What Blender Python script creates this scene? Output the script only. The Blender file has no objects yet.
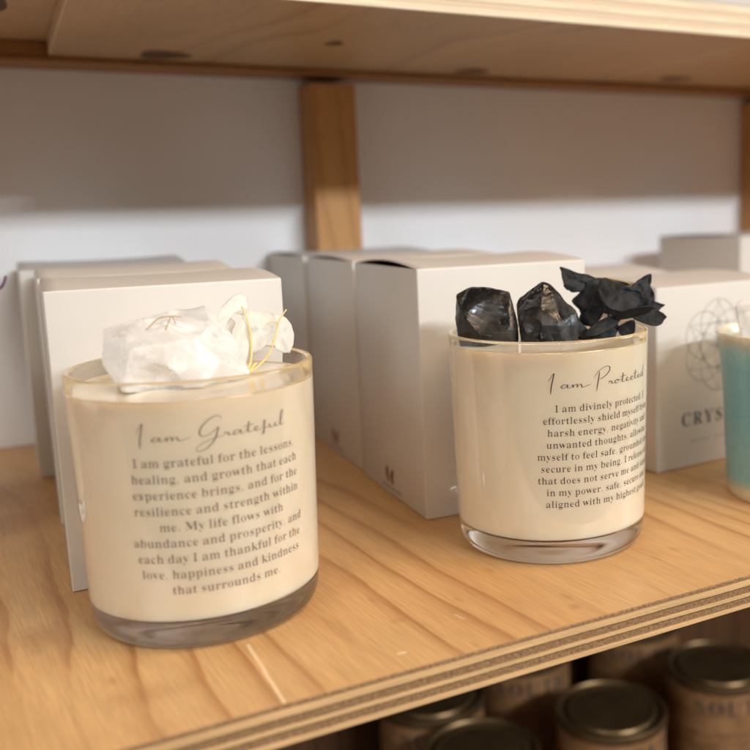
import bpy, bmesh, math, random
from mathutils import Vector, Matrix, noise
random.seed(7)
S = 0.001                      # everything below is written in millimetres
sc = bpy.context.scene
col = sc.collection

# ------------------------------------------------------------------ materials
def new_mat(name):
    m = bpy.data.materials.new(name); m.use_nodes = True
    nt = m.node_tree
    return m, nt, nt.nodes['Principled BSDF']
def N(nt, t, **kw):
    n = nt.nodes.new(t)
    for k, v in kw.items(): setattr(n, k, v)
    return n
def L(nt, a, b): nt.links.new(a, b)
def mth(nt, op, a, b=None, c=None, clamp=False):
    n = N(nt, 'ShaderNodeMath', operation=op); n.use_clamp = clamp
    for i, v in enumerate((a, b, c)):
        if v is None: continue
        if isinstance(v, (int, float)): n.inputs[i].default_value = v
        else: L(nt, v, n.inputs[i])
    return n.outputs[0]
def ramp(nt, fac, stops, interp='LINEAR'):
    r = N(nt, 'ShaderNodeValToRGB'); cr = r.color_ramp; cr.interpolation = interp
    while len(cr.elements) < len(stops): cr.elements.new(0.5)
    for e, (p, c) in zip(cr.elements, stops):
        e.position = p; e.color = (*c, 1) if len(c) == 3 else c
    L(nt, fac, r.inputs[0]); return r.outputs[0]
def mix(nt, fac, a, b, blend='MIX'):
    n = N(nt, 'ShaderNodeMix', data_type='RGBA', blend_type=blend)
    for s, v in ((n.inputs['Factor'], fac), (n.inputs['A'], a), (n.inputs['B'], b)):
        if isinstance(v, (int, float)): s.default_value = v
        elif isinstance(v, tuple): s.default_value = (*v, 1)
        else: L(nt, v, s)
    return n.outputs['Result']
def noise_tex(nt, vec, scale, detail=3, rough=.5, dist=0):
    n = N(nt, 'ShaderNodeTexNoise'); n.inputs['Scale'].default_value = scale
    n.inputs['Detail'].default_value = detail; n.inputs['Roughness'].default_value = rough
    n.inputs['Distortion'].default_value = dist
    if vec is not None: L(nt, vec, n.inputs['Vector'])
    return n.outputs['Fac']
def mapping(nt, vec, scale=(1, 1, 1), rot=(0, 0, 0), loc=(0, 0, 0)):
    n = N(nt, 'ShaderNodeMapping'); n.inputs['Scale'].default_value = scale
    n.inputs['Rotation'].default_value = rot; n.inputs['Location'].default_value = loc
    L(nt, vec, n.inputs['Vector']); return n.outputs[0]
def bump(nt, bsdf, h, strength=.2, dist=.0005):
    b = N(nt, 'ShaderNodeBump'); b.inputs['Strength'].default_value = strength
    b.inputs['Distance'].default_value = dist
    L(nt, h, b.inputs['Height']); L(nt, b.outputs[0], bsdf.inputs['Normal'])
def objco(nt): return N(nt, 'ShaderNodeTexCoord').outputs['Object']

BLOTS = [(-.1115, .0839, .011, .014, .42), (.0491, .0108, .0026, .0035, .6), (-.0850, .0260, .018, .008, .28), (.1667, .0914, .003, .004, .5), (-.0060, .0330, .004, .003, .3)]     # knots and stains on the board
def wood_face(name, light, mid, dark, spacing=24., seed=0., along='y', contrast=1., scratch=False, rough=.42):
    """plain-sawn softwood face: slow early-wood, thin reddish late-wood lines, cathedral bends, fibres"""
    m, nt, b = new_mat(name)
    co = objco(nt)
    sep = N(nt, 'ShaderNodeSeparateXYZ'); L(nt, co, sep.inputs[0])
    x, y, z = sep.outputs
    if along == 'z': x, y = mth(nt, 'ADD', x, y), z
    if along == 'x': x, y = y, x
    cmb = N(nt, 'ShaderNodeCombineXYZ')
    xr = mth(nt, 'ADD', x, mth(nt, 'MULTIPLY', y, .11))
    L(nt, xr, cmb.inputs[0]); L(nt, y, cmb.inputs[1]); cmb.inputs[2].default_value = seed
    P = cmb.outputs[0]
    big = noise_tex(nt, mapping(nt, P, (9, 2.6, 1)), 1, 2, .4)
    med = noise_tex(nt, mapping(nt, P, (30, 10, 1), loc=(3, 1, 0)), 1, 3, .55)
    fine = noise_tex(nt, mapping(nt, P, (1400, 60, 1)), 1, 2, .6)
    fine2 = noise_tex(nt, mapping(nt, P, (420, 22, 1), loc=(5, 2, 0)), 1, 3, .6)
    a = mth(nt, 'MULTIPLY', xr, 1000. / spacing)
    a = mth(nt, 'ADD', a, mth(nt, 'MULTIPLY', big, 7.))
    a = mth(nt, 'ADD', a, mth(nt, 'MULTIPLY', med, .55))
    a = mth(nt, 'ADD', a, mth(nt, 'MULTIPLY', fine2, .10))
    f = mth(nt, 'FRACT', a)
    band = ramp(nt, f, [(0, (.35,)*3), (.04, (.08,)*3), (.25, (0, 0, 0)), (.55, (.04,)*3), (.72, (.25,)*3), (.84, (.55,)*3), (.92, (1, 1, 1)), (.975, (1, 1, 1)), (1, (.35,)*3)])
    # some stretches of grain are strong, others nearly blank
    amp = ramp(nt, noise_tex(nt, mapping(nt, P, (14, 5, 1), loc=(9, 4, 0)), 1, 2), [(.40, (.12,)*3), (.56, (1, 1, 1))])
    bandm = mth(nt, 'MULTIPLY', mth(nt, 'MULTIPLY', band, amp), contrast)
    base = mix(nt, ramp(nt, noise_tex(nt, mapping(nt, P, (16, 6, 1), loc=(1, 7, 0)), 1, 3, .5), [(.34, (0, 0, 0)), (.68, (1, 1, 1))]), light, mid)
    c = mix(nt, bandm, base, dark)
    fib = ramp(nt, fine, [(.25, (.80,)*3), (.72, (1.06,)*3)])
    c = mix(nt, 1., c, fib, 'MULTIPLY')
    fib2 = ramp(nt, fine2, [(.25, (.91,)*3), (.8, (1.05,)*3)])
    c = mix(nt, 1., c, fib2, 'MULTIPLY')
    # small resin flecks
    v = N(nt, 'ShaderNodeTexVoronoi'); v.inputs['Scale'].default_value = 1
    L(nt, mapping(nt, P, (75, 28, 1)), v.inputs['Vector'])
    fl = ramp(nt, v.outputs['Distance'], [(.05, (1, 1, 1)), (.12, (0, 0, 0))])
    c = mix(nt, mth(nt, 'MULTIPLY', fl, .45), c, dark)
    if scratch:     # a pale scratch and a chipped spot in the front part of the board
        def seg(x0, y0, x1, y1, w):
            dx, dy = x1 - x0, y1 - y0; LL = dx*dx + dy*dy
            wob = mth(nt, 'MULTIPLY', mth(nt, 'SUBTRACT', noise_tex(nt, mapping(nt, co, (90, 90, 1)), 1, 2), .5), .0012)
            px = mth(nt, 'ADD', mth(nt, 'SUBTRACT', sep.outputs[0], x0), wob); py = mth(nt, 'SUBTRACT', sep.outputs[1], y0)
            t = mth(nt, 'ADD', mth(nt, 'MULTIPLY', px, dx/LL), mth(nt, 'MULTIPLY', py, dy/LL), clamp=True)
            ex = mth(nt, 'SUBTRACT', px, mth(nt, 'MULTIPLY', t, dx)); ey = mth(nt, 'SUBTRACT', py, mth(nt, 'MULTIPLY', t, dy))
            d = mth(nt, 'SQRT', mth(nt, 'ADD', mth(nt, 'MULTIPLY', ex, ex), mth(nt, 'MULTIPLY', ey, ey)))
            return ramp(nt, mth(nt, 'DIVIDE', d, w), [(.3, (.62,)*3), (1, (0, 0, 0))])
        def blot(bx, by, rx, ry, k):
            dx = mth(nt, 'DIVIDE', mth(nt, 'SUBTRACT', sep.outputs[0], bx), rx); dy = mth(nt, 'DIVIDE', mth(nt, 'SUBTRACT', sep.outputs[1], by), ry)
            d = mth(nt, 'SQRT', mth(nt, 'ADD', mth(nt, 'MULTIPLY', dx, dx), mth(nt, 'MULTIPLY', dy, dy)))
            d = mth(nt, 'ADD', d, mth(nt, 'MULTIPLY', mth(nt, 'SUBTRACT', noise_tex(nt, mapping(nt, co, (260, 160, 1)), 1, 3), .5), 1.1))
            return mth(nt, 'MULTIPLY', ramp(nt, d, [(.25, (1, 1, 1)), (.6, (.55,)*3), (1, (0, 0, 0))]), k)
        for args in BLOTS: c = mix(nt, blot(*args), c, (.34, .15, .055))
        s = seg(-.0538, .0417, -.0534, .0012, .00085)
        s2 = seg(-.0150, .0112, -.0132, .0110, .0010)
        s3 = seg(.012, .027, .0128, .0225, .0007)
        s = mth(nt, 'MAXIMUM', mth(nt, 'MAXIMUM', s, s2), mth(nt, 'MULTIPLY', s3, .5))
        c = mix(nt, s, c, (.86, .66, .42))
    L(nt, c, b.inputs['Base Color'])
    rr = mth(nt, 'ADD', mth(nt, 'MULTIPLY', fine2, .18), rough - .09)
    L(nt, rr, b.inputs['Roughness'])
    b.inputs['Specular IOR Level'].default_value = .35
    bump(nt, b, mth(nt, 'ADD', fine, mth(nt, 'MULTIPLY', bandm, .6)), .18, .0002)
    return m

def ply_edge(name, z0, t, light, dark, layers, soft=.02):
    """layers: list of (fraction from the top, is_end_grain)"""
    m, nt, b = new_mat(name)
    co = objco(nt); sep = N(nt, 'ShaderNodeSeparateXYZ'); L(nt, co, sep.inputs[0])
    wav = noise_tex(nt, mapping(nt, co, (14, 14, 0)), 1, 2)
    zz = mth(nt, 'ADD', sep.outputs[2], mth(nt, 'MULTIPLY', mth(nt, 'SUBTRACT', wav, .5), .0011))
    jag = noise_tex(nt, mapping(nt, co, (500, 500, 900)), 1, 2)
    zz = mth(nt, 'ADD', zz, mth(nt, 'MULTIPLY', mth(nt, 'SUBTRACT', jag, .5), .0004))
    f = mth(nt, 'DIVIDE', mth(nt, 'SUBTRACT', z0*S, zz), t*S)
    stops = []
    for i, (p, e) in enumerate(layers):
        nxt = layers[i+1][0] if i + 1 < len(layers) else 1.0
        v = (1, 1, 1) if e else (0, 0, 0)
        stops += [(p + soft if p else 0, v), (nxt - soft, v)]
    msk = ramp(nt, f, stops)
    fine = noise_tex(nt, mapping(nt, co, (900, 900, 900)), 1, 2, .7)
    streak = noise_tex(nt, mapping(nt, co, (30, 30, 1600)), 1, 3, .6)
    cl = mix(nt, 1., light, ramp(nt, streak, [(.3, (.72,)*3), (.7, (1.1,)*3)]), 'MULTIPLY')
    cd = mix(nt, ramp(nt, fine, [(.30, (0, 0, 0)), (.80, (1, 1, 1))]), dark, tuple(.5*a + .5*q for a, q in zip(light, dark)))
    c = mix(nt, msk, cl, cd)
    # thin dark glue lines between the veneers
    gl = None
    for p, e in layers[1:]:
        d = mth(nt, 'ABSOLUTE', mth(nt, 'SUBTRACT', f, p))
        g = mth(nt, 'LESS_THAN', d, .014); gl = g if gl is None else mth(nt, 'MAXIMUM', gl, g)
    c = mix(nt, mth(nt, 'MULTIPLY', gl, .55), c, tuple(.45*q for q in dark))
    L(nt, c, b.inputs['Base Color']); b.inputs['Roughness'].default_value = .7
    b.inputs['Specular IOR Level'].default_value = .2
    bump(nt, b, mth(nt, 'ADD', fine, mth(nt, 'MULTIPLY', msk, -1.)), .5, .0004)
    return m

def plain(name, colr, rough=.5, spec=.4, nscale=0, namp=.06, bscale=0, bstr=.1, bdist=.0002):
    m, nt, b = new_mat(name)
    b.inputs['Roughness'].default_value = rough; b.inputs['Specular IOR Level'].default_value = spec
    co = objco(nt)
    if nscale:
        n = noise_tex(nt, co, nscale, 4, .55)
        c = mix(nt, 1., colr, ramp(nt, n, [(.3, (1 - namp,)*3), (.7, (1 + namp*.5,)*3)]), 'MULTIPLY')
        L(nt, c, b.inputs['Base Color'])
    else: b.inputs['Base Color'].default_value = (*colr, 1)
    if bscale: bump(nt, b, noise_tex(nt, co, bscale, 3), bstr, bdist)
    return m

M = {}
M['shelf_top'] = wood_face('plywood_face', (.635, .38, .165), (.56, .30, .115), (.37, .155, .05), 19., 0.81, contrast=.74, scratch=True)
M['shelf_under'] = wood_face('plywood_underside', (.50, .315, .16), (.43, .26, .125), (.24, .12, .05), 60., 1.9, contrast=.45)
M['rail'] = wood_face('pine_batten', (.56, .285, .095), (.49, .23, .07), (.32, .13, .035), 16., 4.2, along='z', contrast=.5)
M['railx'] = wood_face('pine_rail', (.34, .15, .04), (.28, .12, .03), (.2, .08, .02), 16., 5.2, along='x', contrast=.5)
M['shade_wood'] = wood_face('shaded_board', (.12, .05, .018), (.09, .036, .012), (.05, .02, .006), 30., 6.2, contrast=.7)  # shade of the lower bay is put into this dark wood colour
LAY = [(0, 1), (.10, 0), (.31, 1), (.50, 0), (.64, 1), (.82, 0)]
M['edge'] = ply_edge('plywood_edge', 0, 12.45, (.64, .38, .17), (.15, .072, .032), LAY)
M['edge_up'] = ply_edge('plywood_edge_overexposed', 245, 17, (.80, .64, .44), (.62, .45, .29), [(0, 0), (.24, 1), (.40, 0), (.62, 1), (.78, 0)])  # overexposure of the upper edge is put into these paler layers
M['wall'] = plain('wall_paint', (.80, .765, .735), .6, .25, 6, .03, 260, .12, .0003)
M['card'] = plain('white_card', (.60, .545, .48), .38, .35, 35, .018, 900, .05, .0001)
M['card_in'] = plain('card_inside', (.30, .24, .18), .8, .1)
M['wax'] = None

def wax_mat(name, coat):
    m, nt, b = new_mat(name)
    co = objco(nt)
    n = noise_tex(nt, co, 45, 3); n2 = noise_tex(nt, mapping(nt, co, (1, 1, .6), loc=(.3, .1, 0)), 28, 3, .55, .6)
    c = ramp(nt, n, [(.3, (.63, .51, .35)), (.7, (.66, .545, .39))])
    c = mix(nt, 1., c, ramp(nt, n2, [(.34, (.90, .88, .85)), (.46, (1, 1, 1)), (.58, (1, 1, 1)), (.66, (1.06, 1.075, 1.09))]), 'MULTIPLY')
    L(nt, c, b.inputs['Base Color'])
    b.inputs['Roughness'].default_value = .55; b.inputs['Specular IOR Level'].default_value = .2
    b.inputs['Subsurface Weight'].default_value = .85
    b.inputs['Subsurface Radius'].default_value = (1, .6, .33); b.inputs['Subsurface Scale'].default_value = .012 if coat else .03
    if coat:
        b.inputs['Coat Weight'].default_value = 1; b.inputs['Coat Roughness'].default_value = .015; b.inputs['Coat IOR'].default_value = 1.75
        b.inputs['Specular IOR Level'].default_value = 0
    else: bump(nt, b, noise_tex(nt, co, 160, 3), .08, .0004)
    return m
M['wax'] = wax_mat('cream_wax', 0); M['wax_glazed'] = wax_mat('cream_wax_behind_glass', 1)

def glass(name, colr, rough=0.):
    m, nt, b = new_mat(name)
    b.inputs['Base Color'].default_value = (*colr, 1); b.inputs['Roughness'].default_value = rough
    b.inputs['Transmission Weight'].default_value = 1; b.inputs['IOR'].default_value = 1.5
    return m
M['glass'] = glass('clear_glass', (.985, .99, .98))
M['ink'] = plain('black_ink', (.05, .043, .036), .5, .3)
M['ink_soft'] = plain('grey_ink', (.15, .125, .095), .5, .3)
M['ink_print'] = plain('grey_print', (.20, .195, .185), .6, .2)
M['ink_letter'] = plain('dark_grey_print', (.10, .095, .09), .6, .2)
M['ink_brown'] = plain('brown_print', (.22, .10, .055), .6, .2)

m, nt, b = new_mat('milky_quartz')
co = objco(nt)
n = noise_tex(nt, co, 90, 4, .5); n2 = noise_tex(nt, mapping(nt, co, (1, 1, 1), loc=(2, 3, 4)), 70, 4, .6, .8)
b.inputs['Base Color'].default_value = (.80, .745, .685, 1)
b.inputs['Roughness'].default_value = .35
b.inputs['Subsurface Weight'].default_value = .6; b.inputs['Subsurface Radius'].default_value = (1, .95, .85)
b.inputs['Subsurface Scale'].default_value = .006
bump(nt, b, n, .35, .0006)
g = N(nt, 'ShaderNodeBsdfPrincipled'); g.inputs['Base Color'].default_value = (.97, .955, .93, 1)
g.inputs['Transmission Weight'].default_value = 1; g.inputs['IOR'].default_value = 1.28
L(nt, ramp(nt, n, [(.35, (.18,)*3), (.7, (.45,)*3)]), g.inputs['Roughness'])
bump(nt, g, n2, .25, .0006)
ms = N(nt, 'ShaderNodeMixShader')
L(nt, ramp(nt, n2, [(.34, (.55,)*3), (.64, (.22,)*3)]), ms.inputs[0])
L(nt, b.outputs[0], ms.inputs[1]); L(nt, g.outputs[0], ms.inputs[2]); L(nt, ms.outputs[0], nt.nodes['Material Output'].inputs[0])
M['quartz'] = m

m, nt, b = new_mat('black_volcanic_glass')
co = objco(nt)
n = noise_tex(nt, co, 130, 4, .6)
n2 = noise_tex(nt, mapping(nt, co, (1, 1, 1), loc=(1, 2, 3)), 70, 4, .6)
edge = N(nt, 'ShaderNodeNewGeometry').outputs['Pointiness']
c = ramp(nt, n2, [(.42, (.008, .007, .007)), (.56, (.016, .013, .011)), (.74, (.060, .040, .028))])
c = mix(nt, ramp(nt, edge, [(.53, (0, 0, 0)), (.62, (.5,)*3)]), c, (.20, .155, .12))
L(nt, c, b.inputs['Base Color'])
L(nt, ramp(nt, n2, [(.38, (.12,)*3), (.62, (.50,)*3)]), b.inputs['Roughness'])
b.inputs['Specular IOR Level'].default_value = .5
bump(nt, b, n, .16, .0006)
M['obsidian'] = m

m, nt, b = new_mat('black_petal')
co = objco(nt)
n = noise_tex(nt, mapping(nt, co, (1, 1, 1)), 260, 4, .6)
L(nt, ramp(nt, n, [(.3, (.003, .003, .003)), (.75, (.0125, .012, .0115))]), b.inputs['Base Color'])
b.inputs['Roughness'].default_value = .62; b.inputs['Sheen Weight'].default_value = .03; b.inputs['Specular IOR Level'].default_value = .3
bump(nt, b, n, .6, .0005)
M['black_petal'] = m

m, nt, b = new_mat('cream_petal')
co = objco(nt)
n = noise_tex(nt, mapping(nt, co, (300, 300, 40)), 1, 3, .6)
L(nt, ramp(nt, n, [(.3, (.85, .81, .72)), (.75, (.93, .91, .86))]), b.inputs['Base Color'])
b.inputs['Roughness'].default_value = .5
b.inputs['Transmission Weight'].default_value = 0
bump(nt, b, n, .3, .0003)
tr = N(nt, 'ShaderNodeBsdfTranslucent'); tr.inputs[0].default_value = (.93, .90, .82, 1)
ms = N(nt, 'ShaderNodeMixShader'); ms.inputs[0].default_value = .45
out = nt.nodes['Material Output']
L(nt, b.outputs[0], ms.inputs[1]); L(nt, tr.outputs[0], ms.inputs[2])
tp = N(nt, 'ShaderNodeBsdfTransparent'); ms2 = N(nt, 'ShaderNodeMixShader'); ms2.inputs[0].default_value = .30
L(nt, ms.outputs[0], ms2.inputs[1]); L(nt, tp.outputs[0], ms2.inputs[2]); L(nt, ms2.outputs[0], out.inputs[0])
M['cream_petal'] = m
M['yellow_stem'] = plain('yellow_stem', (.78, .58, .22), .5, .3, 300, .2)
M['tan_stem'] = plain('tan_stem', (.36, .235, .08), .6, .2)
M['dark_stem'] = plain('dark_stem', (.16, .12, .07), .6, .2)
M['purple'] = plain('purple_bud', (.13, .06, .10), .6, .2, 300, .3)

m, nt, b = new_mat('teal_glaze')
co = objco(nt); sep = N(nt, 'ShaderNodeSeparateXYZ'); L(nt, co, sep.inputs[0])
n = noise_tex(nt, mapping(nt, co, (30, 30, 14)), 1, 4, .55); n2 = noise_tex(nt, co, 420, 3, .6)
zz = mth(nt, 'ADD', mth(nt, 'MULTIPLY', sep.outputs[2], 1000/76.), mth(nt, 'MULTIPLY', mth(nt, 'SUBTRACT', n, .5), .10))
c = ramp(nt, zz, [(.0, (.70, .56, .38)), (.055, (.66, .52, .34)), (.085, (.40, .42, .30)), (.13, (.21, .39, .38)), (.5, (.165, .355, .375)), (.80, (.20, .40, .41)), (.90, (.30, .48, .45)), (.955, (.52, .50, .36)), (.985, (.78, .68, .50))])
c = mix(nt, 1., c, ramp(nt, n2, [(.3, (.90,)*3), (.7, (1.05,)*3)]), 'MULTIPLY')
L(nt, c, b.inputs['Base Color']); b.inputs['Roughness'].default_value = .28
b.inputs['Coat Weight'].default_value = .3
bump(nt, b, n2, .15, .0004)
M['teal'] = m

m, nt, b = new_mat('dark_tin_lid')
n = noise_tex(nt, objco(nt), 60, 4)
L(nt, ramp(nt, n, [(.3, (.15, .085, .034)), (.7, (.22, .13, .056))]), b.inputs['Base Color'])
b.inputs['Metallic'].default_value = .8; b.inputs['Roughness'].default_value = .38
M['lid'] = m
m, nt, b = new_mat('kraft_label')
co = objco(nt)
n = noise_tex(nt, mapping(nt, co, (55, 55, 80)), 1, 5, .62); n2 = noise_tex(nt, mapping(nt, co, (8, 8, 260)), 1, 3)
c = ramp(nt, n, [(.28, (.15, .060, .018)), (.5, (.27, .12, .040)), (.75, (.38, .19, .07))])
c = mix(nt, 1., c, ramp(nt, n2, [(.3, (.8,)*3), (.7, (1.1,)*3)]), 'MULTIPLY')
L(nt, c, b.inputs['Base Color']); b.inputs['Roughness'].default_value = .7
M['kraft'] = m

# ------------------------------------------------------------------ object helpers
def link_mesh(name, bm, mats, parent=None, loc=None, smooth=False, rot=None):
    """bm is in millimetres in its own frame (relative to the parent, or to loc)"""
    bmesh.ops.recalc_face_normals(bm, faces=bm.faces)
    bmesh.ops.scale(bm, vec=(S, S, S), verts=bm.verts)
    me = bpy.data.meshes.new(name); bm.to_mesh(me); bm.free()
    if not isinstance(mats, (list, tuple)): mats = [mats]
    for q in mats: me.materials.append(q)
    if smooth:
        for p in me.polygons: p.use_smooth = True
    o = bpy.data.objects.new(name, me); col.objects.link(o)
    if parent: o.parent = parent
    if loc: o.location = Vector(loc)*S
    if rot: o.rotation_euler = rot
    return o
def tag(o, label, cat, group=None, kind=None):
    o['label'] = label; o['category'] = cat
    if group: o['group'] = group
    if kind: o['kind'] = kind
    return o
def thing(name, label, cat, loc=(0, 0, 0), rz=0, group=None):
    o = bpy.data.objects.new(name, None); col.objects.link(o)
    o.empty_display_size = .02
    o.location = Vector(loc)*S; o.rotation_euler = (0, 0, rz)
    return tag(o, label, cat, group)
def auto_smooth(o, ang=40):
    me = o.data
    for p in me.polygons: p.use_smooth = True
    me.set_sharp_from_angle(angle=math.radians(ang))
def dup(root, loc, rz, label):
    r = root.copy(); col.objects.link(r); r.location = Vector(loc)*S; r.rotation_euler = (0, 0, rz); r['label'] = label
    for ch in list(root.children):
        c = ch.copy(); col.objects.link(c); c.parent = r
        for g in list(ch.children):
            d = g.copy(); col.objects.link(d); d.parent = c
    return r
def box_bm(x0, x1, y0, y1, z0, z1, bevel=0., bm=None, segs=2):
    own = bmesh.new()
    bmesh.ops.create_cube(own, size=1)
    for v in own.verts:
        v.co = Vector(((x0 + x1)/2 + v.co.x*(x1 - x0), (y0 + y1)/2 + v.co.y*(y1 - y0), (z0 + z1)/2 + v.co.z*(z1 - z0)))
    if bevel: bmesh.ops.bevel(own, geom=own.edges[:], offset=bevel, segments=segs, profile=.5, affect='EDGES')
    if bm is None: return own
    me = bpy.data.meshes.new('t'); own.to_mesh(me); own.free(); bm.from_mesh(me); bpy.data.meshes.remove(me)
    return bm
def lathe_bm(profile, n=128, closed=False):
    """profile [(r, z)], points on the axis (r=0) become single vertices"""
    bm = bmesh.new(); rings = []
    for r, z in profile:
        if r < 1e-6: rings.append([bm.verts.new((0, 0, z))])
        else: rings.append([bm.verts.new((r*math.cos(2*math.pi*i/n), r*math.sin(2*math.pi*i/n), z)) for i in range(n)])
    pairs = list(zip(rings, rings[1:]))
    if closed: pairs.append((rings[-1], rings[0]))
    for A, B in pairs:
        for i in range(n):
            j = (i + 1) % n
            a = [A[i % len(A)], A[j % len(A)], B[j % len(B)], B[i % len(B)]]
            u = []
            for v in a:
                if v not in u: u.append(v)
            if len(u) >= 3: bm.faces.new(u)
    return bm
def arc(cx, cz, r, a0, a1, n):
    return [(cx + r*math.cos(math.radians(a0 + (a1 - a0)*i/n)), cz + r*math.sin(math.radians(a0 + (a1 - a0)*i/n))) for i in range(n + 1)]
def catmull(pts, k=8, closed=False):
    pts = [Vector(p) for p in pts]; n = len(pts); out = []
    rng = range(n if closed else n - 1)
    for i in rng:
        if closed: p0, p1, p2, p3 = (pts[(i + d) % n] for d in (-1, 0, 1, 2))
        else:
            p1, p2 = pts[i], pts[i + 1]
            p0 = pts[i - 1] if i else p1*2 - p2
            p3 = pts[i + 2] if i + 2 < n else p2*2 - p1
        for j in range(k):
            t = j/k
            out.append(.5*((2*p1) + (p2 - p0)*t + (2*p0 - 5*p1 + 4*p2 - p3)*t*t + (3*p1 - p0 - 3*p2 + p3)*t**3))
    if not closed: out.append(pts[-1])
    return out
def tube_bm(pts, r0, r1=None, bm=None, n=8, k=6):
    bm = bm or bmesh.new(); r1 = r0 if r1 is None else r1
    P = catmull(pts, k); rings = []
    up = Vector((.3, .8, .5)).normalized()
    for i, p in enumerate(P):
        d = (P[min(i + 1, len(P) - 1)] - P[max(i - 1, 0)]).normalized()
        a = d.cross(up).normalized(); c = d.cross(a)
        r = r0 + (r1 - r0)*i/(len(P) - 1)
        rings.append([bm.verts.new(p + (a*math.cos(t*2*math.pi/n) + c*math.sin(t*2*math.pi/n))*r) for t in range(n)])
    for A, B in zip(rings, rings[1:]):
        for i in range(n): bm.faces.new((A[i], A[(i + 1) % n], B[(i + 1) % n], B[i]))
    bm.faces.new(rings[0]); bm.faces.new(rings[-1])
    return bm

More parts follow.
